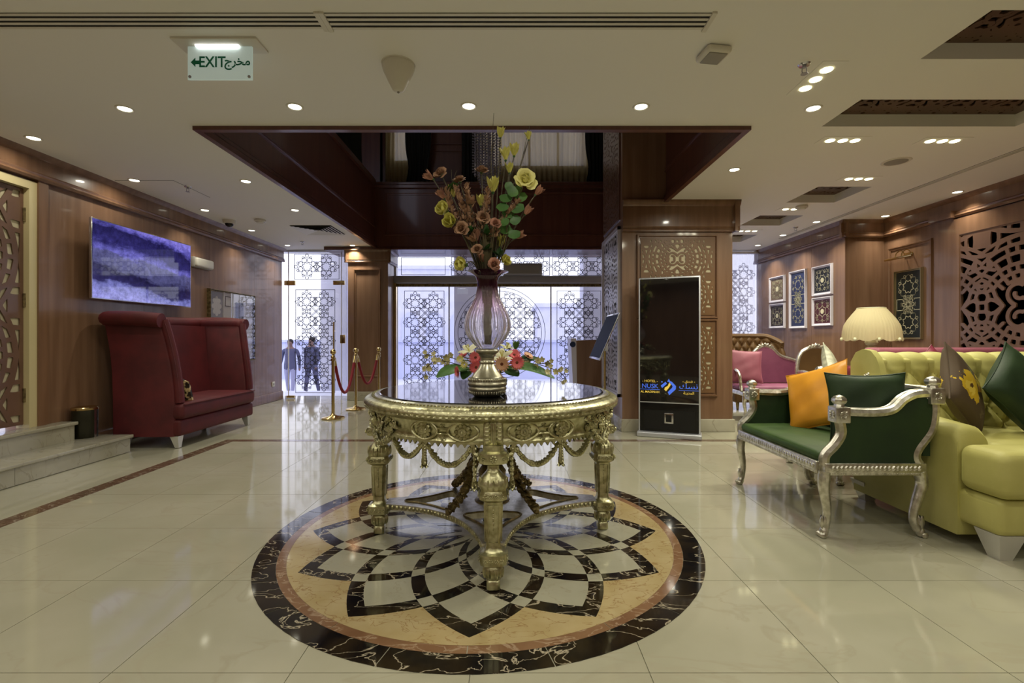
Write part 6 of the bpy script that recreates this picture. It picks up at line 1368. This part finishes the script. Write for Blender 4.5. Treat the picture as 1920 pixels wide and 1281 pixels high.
mat('logo_blue', (62, 96, 190), .5, emit=(62, 96, 200), estr=.7); mat('logo_gold', (200, 170, 70), .5, emit=(200, 170, 70), estr=.6)
LZ = -.11
def ktext(body, x, z, size, m, name='lettering', sx=1., bold=0.): link(name, text_mesh(name, body, size, m, .0004, sx=sx, bold=bold), kz, (x, -.0335, z + LZ), (R(90), 0, 0))
ktext('- HOTEL -', -.205, .738, .036, 'logo_gold', sx=1.1); ktext('NUSK', -.205, .680, .070, 'logo_blue', sx=1.0); ktext('AL MADINAH', -.205, .615, .034, 'logo_gold', bold=.0004)
MB().box(-.315, -.10, -.0342, -.0328, .532, .536).build('underline', 'logo_blue', kz, 0); MB().box(.105, .315, -.0342, -.0328, .532, .536).build('underline', 'logo_blue', kz, 0)
ktext('- \uFED5\uFEAA\uFEE8\uFED3 -', .21, .744, .040, 'logo_gold', 'arabic_lettering'); ktext('\uFEDA\uFEB4\uFEE7', .208, .688, .085, 'logo_blue', 'arabic_lettering', sx=1.15); ktext('\uFE94\uFEE8\uFEF3\uFEAA\uFEE4\uFEDF\uFE8D', .21, .615, .042, 'logo_gold', 'arabic_lettering')
def logo(pts, m, r): MB().tube([(x, -.0335, z) for x, z in pts], r, 4, squash=.06).build('logo_stroke', m, kz, 0)
def band(P, m): MB().prism(P, 0, .0012, T(0, -.0326, LZ) @ RX(R(90))).build('logo_stroke', m, kz, 0)
band([(-.088, .690), (-.072, .664), (-.020, .715), (-.036, .735)], 'logo_blue'); band([(-.084, .733), (-.075, .724), (-.066, .733), (-.075, .742)], 'logo_blue')
band([(0, .770), (-.018, .738), (.0, .735), (.040, .690), (.036, .672), (-.012, .620), (.004, .585), (.074, .655), (.076, .690), (.035, .735), (.012, .745)], 'logo_blue'); band([(-.050, .648), (-.030, .628), (.000, .668), (.022, .705), (.004, .728), (-.012, .690), (-.042, .672)], 'logo_gold')
sg = thing('sign_stand', 'tilted sign board in a chrome frame on a brass pole', 'sign stand', (1.135, 5.87, .001)); MB().lathe([(0, 0), (.13, 0), (.13, .012), (.05, .03), (.02, .045), (0, .045)], 28).build('base', 'brass', sg); MB().tube([(0, 0, .04), (0, 0, 1.10)], .014, 10).build('pole', 'brass', sg)
MS = T(-.018, 0, 1.14) @ RY(R(-90) + math.atan2(.23, .54)); mat('sign_blue', (52, 62, 92), .7, spec=.2)
MB().rbox(-.30, .30, -.36, .36, -.014, .0, .004, M=MS).build('frame', 'chrome', sg); MB().box(-.275, .275, -.335, .335, .0, .003, M=MS).build('board', 'sign_blue', sg, 0); MB().rbox(-.03, .035, -.03, .03, .96, 1.05, .006).build('bracket', 'steel', sg)
pd = thing('wooden_podium', 'brown wooden podium with a white edge panel near the entrance', 'podium', (1.22, 7.7, .001)); MB().loft([[(-.20, -.22, 0), (.30, -.22, 0), (.30, .22, 0), (-.20, .22, 0)], [(-.20, -.22, .06), (.30, -.22, .06), (.30, .22, .06), (-.20, .22, .06)], [(-.22, -.25, 1.08), (.30, -.25, 1.10), (.30, .25, 1.10), (-.22, .25, 1.08)]]).build('body', 'wood', pd, 20)
m = MB().loft([[(-.255 - .05 * k, -.24, z), (-.202 - .02 * k, -.24, z), (-.202 - .02 * k, .24, z), (-.255 - .05 * k, .24, z)] for k, z in ((0, 0), (1, 1.115))]); me = m.mesh('edge_panel', 'frame_white', 20); fix_normals(me); link('edge_panel', me, pd)
MB().lathe([(.025, 0), (.045, 0), (.045, .003), (.025, .003)], 20, T(-.275, -.241, 1.02) @ RX(R(90))).build('emblem', 'sign_blue', pd)
